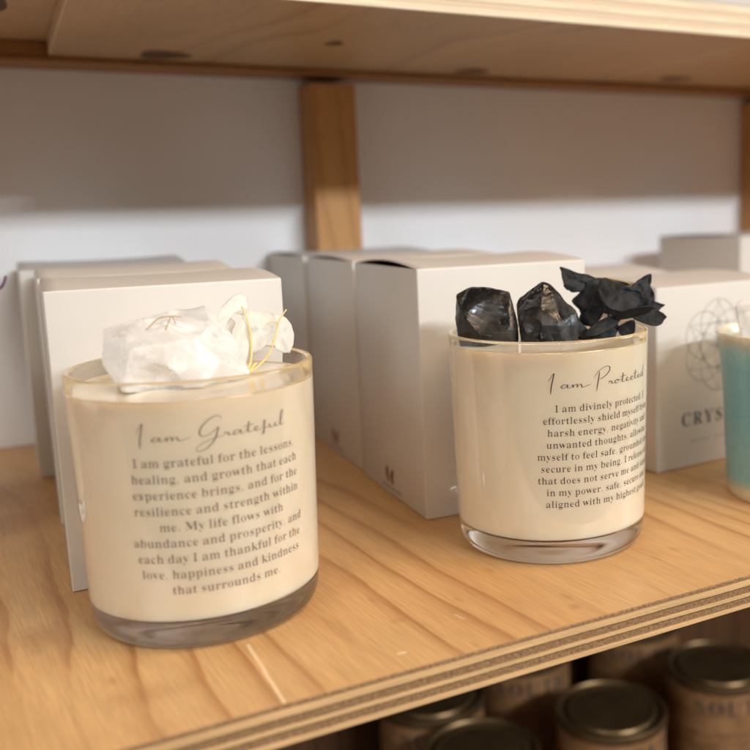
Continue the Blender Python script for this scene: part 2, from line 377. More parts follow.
# ------------------------------------------------------------------ lettering
GLYPH = {"a":[344,[[[255,-10],[216,1],[200,35],[151,2],[95,-9],[64,-4],[40,11],[25,34],[20,63],[31,104],[63,136],[119,164],[199,190],[199,241],[196,266],[187,282],[171,292],[148,296],[115,290],[104,274],[113,257],[123,231],[120,215],[110,202],[95,194],[77,191],[59,194],[45,203],[36,218],[33,236],[37,259],[49,278],[69,295],[95,308],[126,316],[162,318],[223,312],[263,292],[285,259],[293,210],[293,62],[295,40],[304,34],[320,42],[329,28],[294,-1]],[[151,34],[174,41],[199,63],[199,169],[164,157],[138,139],[123,114],[118,84],[126,46]]]],"b":[360,[[[43,-11],[43,388],[37,428],[8,439],[8,455],[138,455],[138,279],[175,308],[221,318],[254,313],[284,299],[308,276],[326,245],[338,208],[342,166],[337,118],[323,75],[300,40],[270,13],[233,-4],[192,-10],[148,-1],[105,28],[53,-11]],[[183,14],[213,23],[232,49],[242,95],[245,160],[242,213],[231,251],[212,273],[184,280],[155,270],[144,257],[138,242],[138,69],[149,28]]]],"c":[293,[[[156,-10],[119,-5],[87,11],[59,35],[38,68],[24,106],[19,150],[25,196],[40,237],[64,271],[96,297],[133,313],[175,319],[218,314],[250,298],[271,275],[277,245],[275,228],[266,215],[253,207],[236,204],[206,216],[196,251],[197,261],[197,271],[190,290],[169,297],[144,290],[126,269],[116,235],[112,187],[118,123],[137,76],[166,48],[204,38],[239,47],[271,72],[285,60],[227,8]]]],"d":[370,[[[140,-10],[107,-5],[78,10],[53,35],[35,66],[23,104],[19,147],[24,196],[36,237],[55,272],[81,297],[112,313],[146,318],[189,309],[223,280],[223,401],[220,419],[212,430],[176,439],[176,455],[319,455],[319,75],[325,41],[335,32],[353,28],[353,11],[294,6],[223,-10],[223,39],[188,2]],[[171,28],[187,31],[202,41],[215,56],[223,76],[223,242],[217,257],[206,270],[174,281],[147,273],[130,250],[121,210],[118,153],[120,98],[130,58],[146,36]]]],"e":[301,[[[154,-10],[117,-5],[85,10],[58,35],[37,69],[24,109],[19,157],[24,201],[38,240],[59,273],[87,298],[120,313],[157,318],[209,309],[249,280],[274,234],[283,173],[283,166],[117,166],[123,112],[138,73],[164,50],[199,42],[237,53],[270,86],[285,73],[228,11]],[[116,192],[201,192],[201,215],[193,277],[181,292],[161,297],[127,274],[116,203]]]],"f":[214,[[[15,0],[15,16],[40,22],[50,35],[52,73],[52,277],[16,277],[16,310],[52,310],[52,353],[60,400],[85,436],[123,457],[174,465],[212,460],[240,446],[257,425],[263,400],[260,381],[252,367],[239,358],[224,355],[195,365],[187,376],[185,391],[193,420],[196,426],[197,433],[193,441],[180,443],[163,440],[153,430],[148,390],[148,310],[203,310],[203,277],[148,277],[148,65],[150,40],[158,26],[173,18],[199,16],[199,0]]]],"g":[327,[[[146,-140],[89,-136],[48,-122],[22,-100],[14,-75],[28,-46],[69,-26],[35,-1],[24,30],[28,54],[42,74],[67,92],[102,110],[42,150],[22,212],[27,242],[40,268],[60,289],[88,305],[120,315],[157,318],[196,315],[233,304],[317,304],[317,268],[268,268],[286,237],[291,203],[288,176],[276,151],[258,131],[234,116],[205,106],[172,103],[157,103],[142,104],[112,94],[104,84],[101,71],[111,55],[141,49],[175,49],[259,40],[285,29],[303,13],[312,-9],[316,-37],[305,-80],[272,-113],[219,-133]],[[157,124],[178,130],[190,146],[197,173],[199,211],[197,249],[190,276],[178,292],[157,297],[137,292],[124,276],[117,249],[114,211],[117,173],[124,146],[137,130]],[[161,-116],[205,-113],[238,-104],[257,-88],[263,-66],[260,-51],[249,-41],[205,-34],[97,-34],[79,-52],[73,-73],[79,-89],[95,-103],[122,-113]]]],"h":[381,[[[18,0],[18,16],[45,26],[52,56],[52,399],[46,429],[36,437],[19,440],[19,455],[148,455],[148,267],[190,305],[243,318],[281,312],[309,292],[325,258],[330,212],[330,56],[337,26],[347,19],[363,16],[363,0],[202,0],[202,16],[207,16],[228,26],[235,56],[235,217],[229,258],[219,268],[203,271],[173,262],[148,235],[148,56],[154,26],[164,19],[180,16],[180,0]]]],"i":[198,[[[101,362],[81,366],[65,376],[54,393],[50,412],[54,432],[65,449],[81,460],[101,463],[120,460],[137,449],[147,432],[151,412],[147,393],[136,376],[120,366]],[[18,0],[18,16],[45,26],[52,56],[52,252],[47,285],[20,293],[21,310],[148,310],[148,56],[154,26],[180,16],[180,0]]]],"k":[359,[[[17,0],[17,16],[45,26],[52,56],[52,398],[47,429],[38,436],[20,439],[21,455],[148,455],[148,169],[227,248],[240,264],[244,278],[235,290],[209,293],[206,293],[206,310],[345,310],[345,293],[308,284],[275,260],[222,209],[346,34],[360,21],[376,16],[376,0],[211,0],[211,16],[217,16],[234,20],[239,32],[232,49],[163,147],[148,134],[148,56],[154,26],[180,16],[180,0]]]],"l":[199,[[[18,0],[18,16],[45,26],[52,56],[52,398],[47,429],[38,436],[20,439],[20,455],[148,455],[148,56],[154,26],[180,16],[180,0]]]],"m":[554,[[[18,0],[18,16],[45,26],[52,56],[52,253],[46,284],[36,291],[19,294],[19,310],[146,310],[146,265],[188,305],[237,318],[292,304],[320,261],[364,304],[418,318],[455,312],[482,292],[498,258],[504,212],[504,56],[510,26],[520,19],[536,16],[536,0],[377,0],[377,16],[393,19],[403,26],[410,56],[410,217],[404,258],[394,268],[377,271],[349,263],[324,237],[324,56],[331,26],[340,19],[356,16],[356,0],[199,0],[199,16],[215,19],[225,26],[232,56],[232,217],[226,258],[216,268],[199,271],[170,262],[146,235],[146,56],[152,27],[162,19],[177,16],[177,0]]]],"n":[381,[[[18,0],[18,16],[45,26],[52,56],[52,253],[46,284],[36,291],[19,294],[19,310],[148,310],[148,267],[190,306],[243,318],[281,312],[309,292],[325,258],[330,212],[330,56],[337,26],[347,19],[363,16],[363,0],[202,0],[202,16],[207,16],[228,26],[235,56],[235,217],[229,258],[219,268],[203,271],[173,262],[148,235],[148,56],[154,26],[164,19],[180,16],[180,0]]]],"o":[336,[[[169,-10],[127,-5],[90,11],[60,37],[38,70],[24,110],[19,154],[24,199],[38,239],[60,272],[90,297],[127,313],[168,318],[209,313],[245,298],[275,273],[298,240],[312,200],[317,154],[312,108],[298,69],[275,36],[245,11],[210,-5]],[[169,11],[193,18],[209,39],[217,81],[220,154],[217,227],[208,271],[192,292],[169,299],[144,292],[128,271],[120,227],[117,154],[120,82],[128,39],[144,18]]]],"p":[371,[[[17,-139],[17,-124],[40,-117],[50,-101],[52,-64],[52,243],[46,283],[19,295],[19,310],[143,310],[143,263],[180,305],[230,319],[264,314],[293,298],[317,274],[335,241],[346,203],[350,160],[346,113],[334,72],[316,38],[291,12],[261,-5],[227,-10],[183,1],[148,32],[148,-58],[152,-99],[167,-118],[197,-123],[197,-139]],[[195,28],[222,36],[239,59],[249,99],[253,154],[250,208],[241,248],[225,270],[199,278],[171,267],[148,235],[148,69],[167,38]]]],"r":[288,[[[18,0],[18,16],[45,26],[52,56],[52,252],[46,285],[20,293],[21,310],[146,310],[146,252],[165,280],[187,301],[210,314],[233,318],[258,315],[275,304],[286,287],[289,266],[287,248],[278,234],[265,225],[248,222],[222,231],[207,250],[189,260],[175,255],[162,241],[152,220],[149,192],[149,56],[152,37],[159,25],[197,16],[197,0]]]],"s":[288,[[[151,-10],[122,-6],[87,6],[73,9],[60,4],[51,-9],[36,-9],[36,105],[53,105],[66,68],[87,39],[112,21],[140,15],[162,18],[179,27],[189,40],[192,58],[183,84],[156,105],[107,130],[76,148],[54,169],[41,193],[37,220],[44,259],[65,291],[98,312],[141,319],[166,316],[199,308],[206,306],[213,305],[223,308],[230,319],[244,319],[244,222],[228,222],[215,254],[196,277],[174,291],[149,296],[130,294],[116,286],[108,274],[105,259],[115,232],[146,212],[191,189],[221,172],[241,151],[253,127],[257,95],[250,51],[228,18],[194,-3]]]],"t":[229,[[[124,-9],[89,-4],[66,10],[53,36],[48,71],[48,279],[20,279],[20,300],[88,369],[129,424],[144,424],[144,310],[208,310],[208,279],[144,279],[144,82],[149,51],[157,43],[168,40],[189,49],[206,75],[222,66],[182,9]]]],"u":[375,[[[131,-10],[91,-3],[65,17],[51,51],[46,97],[46,248],[39,282],[29,291],[11,294],[11,310],[142,310],[142,74],[151,46],[162,38],[177,36],[205,43],[228,66],[228,248],[221,283],[209,291],[189,294],[189,310],[324,310],[324,70],[331,39],[360,30],[360,13],[300,7],[228,-10],[228,40],[209,19],[186,3],[160,-7]]]],"v":[306,[[[142,-10],[38,248],[22,281],[12,290],[-3,293],[-3,310],[164,310],[164,294],[156,294],[136,290],[129,276],[130,268],[185,122],[236,253],[241,272],[232,289],[203,294],[203,310],[305,310],[305,295],[289,289],[278,279],[260,243],[160,-10]]]],"w":[435,[[[122,-10],[17,265],[6,284],[-11,293],[-11,310],[138,310],[138,293],[120,289],[114,276],[116,266],[120,253],[167,127],[211,235],[201,266],[190,288],[168,295],[168,310],[323,310],[323,293],[302,288],[296,276],[296,269],[298,262],[336,141],[382,256],[387,275],[380,289],[356,295],[356,310],[445,310],[445,295],[425,284],[412,258],[304,-10],[289,-10],[223,197],[140,-10]]]],"y":[300,[[[52,-140],[29,-137],[10,-125],[-3,-107],[-7,-84],[-4,-67],[5,-53],[18,-43],[36,-40],[64,-49],[72,-61],[75,-76],[74,-81],[74,-87],[77,-96],[86,-99],[99,-92],[114,-74],[129,-44],[140,-5],[36,251],[25,275],[15,287],[-3,293],[-5,293],[-5,310],[162,310],[162,293],[136,289],[128,275],[130,267],[133,257],[185,119],[230,241],[236,260],[238,274],[229,289],[203,293],[203,310],[300,310],[300,293],[287,290],[277,281],[259,242],[162,-24],[129,-96],[113,-117],[95,-131]]]],"x":[319,[[[5,0],[5,15],[34,29],[62,56],[123,136],[43,263],[24,285],[4,293],[4,310],[169,310],[169,294],[147,291],[140,280],[149,260],[183,206],[224,257],[234,279],[227,290],[201,294],[201,310],[311,310],[311,296],[283,283],[254,254],[198,184],[291,36],[303,21],[319,15],[319,0],[155,0],[155,16],[178,19],[185,30],[173,59],[138,114],[97,61],[85,34],[92,20],[114,15],[118,15],[118,0]]]],"j":[210,[[[106,363],[86,367],[70,378],[59,394],[56,414],[59,434],[71,450],[87,461],[106,465],[126,461],[142,450],[153,434],[157,414],[153,394],[142,378],[126,367]],[[36,-140],[-11,-131],[-44,-105],[-53,-88],[-56,-70],[-53,-53],[-45,-40],[-32,-32],[-15,-29],[15,-39],[23,-51],[26,-66],[19,-87],[11,-103],[16,-113],[31,-117],[49,-113],[58,-100],[64,-54],[64,250],[56,284],[43,291],[22,294],[22,310],[159,310],[159,-21],[151,-73],[127,-110],[88,-133]]]],"z":[293,[[[13,0],[13,14],[168,287],[128,287],[96,283],[72,272],[55,250],[44,216],[26,216],[32,310],[275,310],[275,291],[126,25],[152,25],[194,30],[223,44],[244,69],[260,107],[276,107],[268,0]]]],"I":[260,[[[13,0],[13,17],[42,23],[61,32],[72,49],[75,75],[75,387],[72,412],[63,427],[45,435],[13,439],[13,455],[244,455],[244,439],[214,435],[196,427],[186,412],[183,387],[183,77],[187,44],[206,26],[246,17],[246,0]]]],"M":[634,[[[14,0],[14,17],[43,22],[61,32],[72,50],[75,79],[75,382],[71,416],[53,432],[15,439],[15,455],[185,455],[317,142],[449,455],[617,455],[617,439],[590,433],[573,423],[563,405],[560,378],[560,85],[565,43],[582,23],[617,17],[617,0],[396,0],[396,17],[433,25],[450,44],[455,83],[455,399],[288,0],[270,0],[105,389],[105,80],[109,48],[120,30],[139,20],[169,17],[169,0]]]],"C":[468,[[[257,-11],[193,-3],[137,20],[91,56],[56,104],[34,162],[26,228],[34,294],[56,351],[92,399],[139,435],[195,458],[259,465],[309,459],[367,440],[388,435],[408,443],[419,465],[437,465],[437,308],[420,308],[392,364],[356,407],[313,434],[265,443],[212,430],[174,389],[151,321],[144,226],[152,138],[177,74],[219,36],[278,24],[318,29],[358,45],[395,71],[428,106],[447,89],[409,45],[365,14],[314,-5]]]],"R":[473,[[[15,0],[15,17],[45,22],[62,32],[72,50],[75,81],[75,379],[71,406],[62,424],[44,434],[16,439],[16,455],[217,455],[305,448],[367,426],[405,388],[417,334],[411,296],[392,265],[360,241],[315,224],[432,50],[452,26],[478,17],[480,17],[480,0],[338,0],[201,212],[182,212],[182,81],[185,50],[194,32],[212,22],[242,17],[242,0]],[[182,234],[203,234],[249,240],[280,258],[298,290],[304,336],[299,378],[284,407],[259,425],[224,431],[202,429],[190,422],[182,385]]]],"Y":[426,[[[101,0],[101,17],[131,22],[148,32],[157,50],[161,81],[161,179],[46,387],[29,414],[14,429],[1,435],[-13,438],[-13,455],[207,455],[207,438],[195,438],[167,432],[156,416],[164,392],[248,226],[333,366],[349,408],[336,430],[298,438],[295,438],[295,455],[439,455],[439,438],[409,424],[383,392],[268,203],[268,81],[271,50],[280,32],[298,22],[328,17],[328,0]]]],"S":[390,[[[43,-11],[43,158],[62,158],[83,94],[111,50],[149,24],[197,15],[231,20],[257,36],[273,60],[279,89],[265,129],[225,160],[163,191],[112,221],[77,253],[56,289],[50,332],[54,370],[67,403],[88,429],[115,449],[148,462],[185,466],[229,461],[282,448],[291,446],[300,445],[313,450],[320,466],[339,466],[339,319],[322,319],[310,354],[293,385],[272,410],[248,429],[222,441],[194,445],[163,440],[140,426],[125,406],[120,380],[124,356],[137,336],[189,303],[253,273],[317,233],[337,211],[350,188],[359,133],[354,93],[339,58],[314,29],[281,8],[240,-6],[192,-10],[158,-8],[126,1],[98,9],[85,12],[69,7],[61,-11]]]],"T":[423,[[[92,0],[92,17],[123,21],[142,31],[152,50],[156,81],[156,433],[149,433],[102,426],[65,403],[41,367],[29,318],[11,318],[11,455],[410,455],[410,317],[394,317],[381,368],[357,404],[319,426],[269,433],[263,433],[263,81],[267,49],[276,30],[296,21],[328,17],[328,0]]]],"A":[437,[[[-9,0],[-9,18],[9,21],[24,30],[49,75],[206,466],[224,465],[384,87],[411,34],[425,22],[443,18],[443,0],[229,0],[229,18],[270,25],[283,46],[273,81],[253,132],[103,132],[79,71],[76,59],[75,48],[87,26],[124,18],[128,18],[128,0]],[[113,161],[242,161],[177,319]]]],"L":[427,[[[15,0],[15,17],[45,22],[62,32],[72,50],[75,81],[75,379],[71,407],[62,425],[44,434],[16,439],[16,455],[250,455],[250,439],[208,434],[196,427],[188,416],[182,379],[182,83],[185,47],[200,31],[234,28],[278,31],[315,40],[345,56],[370,80],[391,112],[409,154],[427,154],[402,0]]]],"H":[523,[[[15,0],[15,17],[45,22],[62,32],[72,50],[75,81],[75,379],[71,406],[62,424],[44,434],[16,439],[16,455],[242,455],[242,439],[204,432],[187,415],[182,379],[182,251],[342,251],[342,379],[337,415],[320,432],[282,439],[282,455],[507,455],[507,439],[478,434],[461,424],[452,407],[449,379],[449,81],[452,52],[461,33],[478,22],[507,17],[507,0],[282,0],[282,17],[311,21],[329,31],[339,49],[342,81],[342,221],[182,221],[182,81],[185,50],[194,32],[212,22],[242,17],[242,0]]]],"O":[526,[[[261,-11],[213,-6],[169,7],[129,29],[94,58],[66,93],[45,134],[32,179],[28,228],[32,276],[45,321],[66,362],[95,397],[130,426],[170,448],[216,462],[265,466],[313,462],[357,448],[397,427],[431,399],[459,364],[481,323],[494,277],[498,228],[494,179],[481,134],[459,93],[430,58],[395,29],[355,7],[310,-6]],[[265,12],[315,26],[351,66],[372,133],[379,228],[371,321],[348,389],[310,430],[260,443],[210,430],[174,389],[152,322],[145,228],[153,135],[177,67],[215,26]]]],"U":[492,[[[248,-13],[168,-2],[114,29],[83,81],[73,155],[73,379],[70,406],[61,424],[43,434],[15,439],[15,455],[240,455],[240,439],[202,432],[185,415],[181,379],[181,140],[186,88],[203,51],[232,29],[275,22],[326,31],[363,56],[385,99],[392,159],[392,378],[389,406],[379,423],[360,433],[328,439],[328,455],[474,455],[474,439],[448,432],[433,421],[425,404],[422,378],[422,181],[412,92],[380,32],[325,-2]]]],".":[180,[[[89,-9],[60,1],[51,15],[48,36],[51,57],[60,71],[89,81],[119,71],[129,57],[132,36],[129,15],[119,1]]]],",":[180,[[[28,-87],[47,-3],[61,78],[124,78],[129,71],[104,-8],[71,-87]]]]}
def text_width(s, k, track=0.):
    return sum((GLYPH[ch][0] if ch != ' ' else 150)*k + track for ch in s) - track
def text_polys(lines, size, pitch, xs=1.0, track=0., align='C', thin=0.):
    """closed outlines in mm; first baseline at y=0, size = height of one em/1000"""
    k = size/1000.; out = []
    for li, s in enumerate(lines):
        x = -text_width(s, k*xs, track)/2 if align == 'C' else 0.
        for ch in s:
            if ch == ' ': x += 150*k*xs + track; continue
            adv, ps = GLYPH[ch]
            for p in ps:
                n = len(p); q = []
                for i in range(n):
                    (ax, ay), (bx_, by), (cx, cy) = p[i - 1], p[i], p[(i + 1) % n]
                    l1 = math.hypot(bx_ - ax, by - ay) or 1; l2 = math.hypot(cx - bx_, cy - by) or 1
                    nx = -((by - ay)/l1 + (cy - by)/l2); ny = (bx_ - ax)/l1 + (cx - bx_)/l2; ll = math.hypot(nx, ny) or 1
                    q.append((x + (bx_ - thin*nx/ll)*k*xs, by*k - li*pitch))
                out.append(q)
            x += adv*k*xs + track
    return out
def fill(polys, off=0.):
    """flat filled mesh from closed outlines with holes"""
    cu = bpy.data.curves.new('t', 'CURVE'); cu.dimensions = '2D'; cu.fill_mode = 'BOTH'; cu.offset = off
    for p in polys:
        sp = cu.splines.new('POLY'); sp.points.add(len(p) - 1); sp.use_cyclic_u = True
        for q, (x, y) in zip(sp.points, p): q.co = (x, y, 0, 1)
    o = bpy.data.objects.new('t', cu); col.objects.link(o)
    dg = bpy.context.evaluated_depsgraph_get()
    me = bpy.data.meshes.new_from_object(o.evaluated_get(dg))
    bm = bmesh.new(); bm.from_mesh(me)
    bpy.data.objects.remove(o); bpy.data.curves.remove(cu); bpy.data.meshes.remove(me)
    return bm
def ribbon(strokes, w0, w1, bm=None, k=7):
    """pen strokes (lists of 2-D points) as flat ribbons, heavier on the down strokes"""
    bm = bm or bmesh.new()
    for si, st in enumerate(strokes):
        P = catmull([(x, y, 0) for x, y in st], k); prev = None
        for i, p in enumerate(P):
            d = P[min(i + 1, len(P) - 1)] - P[max(i - 1, 0)]
            if d.length < 1e-9: continue
            d.normalize(); nrm = Vector((-d.y, d.x, 0))
            w = w0 + (w1 - w0)*max(0, -d.y)**1.5
            e = min(i, len(P) - 1 - i)/3.; w *= min(1, .45 + e*.55)
            cur = (bm.verts.new(p + nrm*w/2 + Vector((0, 0, si*.002))), bm.verts.new(p - nrm*w/2 + Vector((0, 0, si*.002))))
            if prev: bm.faces.new((prev[0], prev[1], cur[1], cur[0]))
            prev = cur
    return bm
def wrap(bm, R, ang, z0):
    """bend a flat XY drawing round a vertical cylinder: x runs along the arc, y up"""
    for v in bm.verts:
        a = ang + v.co.x/R; r = R + v.co.z
        v.co = Vector((r*math.cos(a), r*math.sin(a), z0 + v.co.y))
    return bm
SCR = {
 'I': (1.9, [[(-.3, 1.9), (.5, 3.0), (1.25, 4.1), (.95, 2.4), (.55, .6), (.35, -1.5)]]),
 'a': (1.45, [[(.95, .85), (.5, 1.0), (.1, .45), (.3, .02), (.7, .35), (.98, .95), (.93, .3), (1.1, .02), (1.5, .25)]]),
 'm': (2.6, [[(0, .2), (.22, .9), (.28, .1), (.4, .6), (.72, .95), (.85, .6), (.84, .08), (.98, .6), (1.3, .92), (1.45, .5), (1.5, .08), (1.9, .15), (2.9, .75)]]),
 'r': (1.0, [[(0, .15), (.2, .95), (.28, .7), (.58, .78), (.55, .15), (1.0, .2)]]),
 't': (1.0, [[(0, .2), (.4, 1.2), (.55, 2.5), (.42, 1.0), (.42, .1), (1.0, .2)], [(-.1, 1.5), (.5, 1.6), (1.25, 1.75)]]),
 'e': (1.05, [[(0, .2), (.5, .5), (.65, .85), (.4, 1.0), (.2, .5), (.45, .02), (1.05, .25)]]),
 'f': (1.1, [[(0, .2), (.5, 1.2), (.62, 2.0), (.42, 1.9), (.4, .6), (.3, -.9), (.1, -.9), (.35, -.1), (.7, .35), (1.1, .3)]]),
 'u': (1.35, [[(0, .25), (.05, .95), (.1, .25), (.35, .02), (.75, .4), (.85, .95), (.85, .2), (1.0, .02), (1.4, .2)]]),
 'l': (.95, [[(0, .2), (.55, 1.5), (.85, 3.1), (.62, 3.3), (.38, 1.7), (.35, .3), (.55, .02), (1.0, .4)]]),
 'o': (1.2, [[(0, .2), (.3, .9), (.12, .4), (.4, .02), (.8, .45), (.7, .95), (.42, .95), (.75, .78), (1.25, .8)]]),
 'c': (.95, [[(0, .3), (.7, .85), (.5, 1.0), (.15, .5), (.4, .02), (1.0, .25)]]),
 'd': (1.5, [[(.8, .9), (.4, 1.0), (.1, .4), (.35, .02), (.75, .4), (1.25, 3.1), (1.0, 1.4), (.93, .2), (1.1, .02), (1.7, .4)]]),
 'G': (4.9, [[(4.7, 4.0), (4.4, 4.75), (3.2, 4.6), (1.5, 2.9), (1.0, 1.2), (1.7, .5), (3.1, 1.3), (4.1, 2.3), (4.0, 1.6), (3.4, -.4), (2.1, -2.1), (.7, -2.7), (.3, -2.0), (1.5, -.9), (3.4, -.1), (4.9, .25)]]),
 'P': (3.6, [[(1.5, 3.9), (1.2, 1.6), (.75, -1.5)], [(.2, 2.2), (1.2, 3.9), (2.9, 5.0), (3.9, 4.7), (3.7, 3.5), (2.6, 2.3), (1.4, 1.7)]]),
}
def script_strokes(s, u):
    x = 0; out = []
    for ch in s:
        if ch == ' ': x += .6; continue
        w, st = SCR[ch]; f_ = {'I': .62, 'G': .76, 'P': .80}.get(ch, 1.17); w *= f_; st = [[(a*f_, c) for a, c in q] for q in st]
        for q in st: out.append([((x + a)*u*1.68, c*u) for a, c in q])
        x += w
    return out, x*u*1.68

# ------------------------------------------------------------------ setting: wall
YW = 386
bm = box_bm(-1500, 1900, YW, YW + 40, -700, 1300)
o = link_mesh('wall', bm, M['wall'], loc=(0, 0, 0)); o['kind'] = 'structure'; o['label'] = 'white painted wall behind the shelves'

# ------------------------------------------------------------------ plywood shelf unit
shelf = thing('shelf_unit', 'plywood shelf unit with layered edges and pine battens fixed to the white wall', 'shelf', (0, 0, 0))
def board(name, x0, x1, y0, y1, z0, z1, face_top, face_under, edge, jag=0.):
    bm = bmesh.new()
    n = 120
    # subdivided front edge with a slightly worn arris
    bm2 = box_bm(x0, x1, y0, y1, z0, z1, .35, segs=1)
    o = link_mesh(name, bm2, [face_top, face_under, edge], shelf)
    bm.free()
    for p in o.data.polygons:
        p.material_index = 0 if p.normal.z > .8 else (1 if p.normal.z < -.8 else 2)
    return o
board('shelf_board', -420, 700, 0, YW - .5, -12.45, 0, M['shelf_top'], M['shelf_under'], M['edge'])
UZ = 228
board('upper_board', -76, 294.0, 175.5, YW - .6, UZ, UZ + 17, M['shelf_under'], M['shelf_under'], M['edge_up'])
board('upper_board', 298.6, 700, 175.5, YW - .6, UZ + .4, UZ + 17, M['shelf_under'], M['shelf_under'], M['edge_up'])
bo = board('upper_board', -420, -76.2, 175.9, YW - .6, UZ + 8, UZ + 25, M['shelf_under'], M['shelf_under'], M['edge_up'])
link_mesh('light_stop_strip', box_bm(294.1, 298.5, 176, YW - .6, UZ + 7, UZ + 16.5), M['shade_wood'], shelf)  # added filler, stops light leaking through the gap and keeps it dark
board('lower_board', -420, 700, 20, YW - .5, -318, -300, M['shade_wood'], M['shade_wood'], M['edge'])
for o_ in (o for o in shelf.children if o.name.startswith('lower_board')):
    for q in range(3): o_.data.materials[q] = M['shade_wood']
# pine battens and the rail under the upper board
for k, x in enumerate((76, 470)):
    link_mesh('batten', box_bm(x, x + 31.4, 359, YW - .4, .3 if k else .2, UZ - (8.2 if True else 0), 1.2), M['rail'], shelf)
link_mesh('back_rail', box_bm(-420, 700, 355.2, YW - .5, 224.4, UZ - .3, 1.), M['railx'], shelf)
link_mesh('back_rail', box_bm(-420, -76.3, 356.0, YW - .5, UZ - .2, UZ + 7.8, .6), M['railx'], shelf)
# side and back panels of the dark bay underneath
link_mesh('back_panel', box_bm(-419, 699, YW - 8, YW - 1, -299.6, -13), M['shade_wood'], shelf)
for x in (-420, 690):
    link_mesh('side_panel', box_bm(x, x + 10, 21, YW - 8.6, -299.7, -12.8), M['shade_wood'], shelf)
# knots on the underside of the upper board: darker oval discs, part of its face
M['knot'] = plain('wood_knot', (.12, .06, .028), .6, .2, 400, .3)
for (x, y, a, c_) in ((-17, 334, 14, 15), (63, 268, 5, 7), (183, 336, 12, 11), (349, 326, 13, 10), (-108, 262, 12, 22), (-112, 305, 6, 9)):
    zz = (UZ - .12) if x < 294 and x > -76 else (UZ + .28 if x > 294 else UZ + 7.86)
    kb = bmesh.new(); ring = []
    for i in range(24):
        t = 2*math.pi*i/24; w = 1 + .12*math.sin(3*t + x)
        ring.append(kb.verts.new((x + a*w*math.cos(t), y + c_*w*math.sin(t), zz)))
    kb.faces.new(ring); link_mesh('knot', kb, M['knot'], shelf)

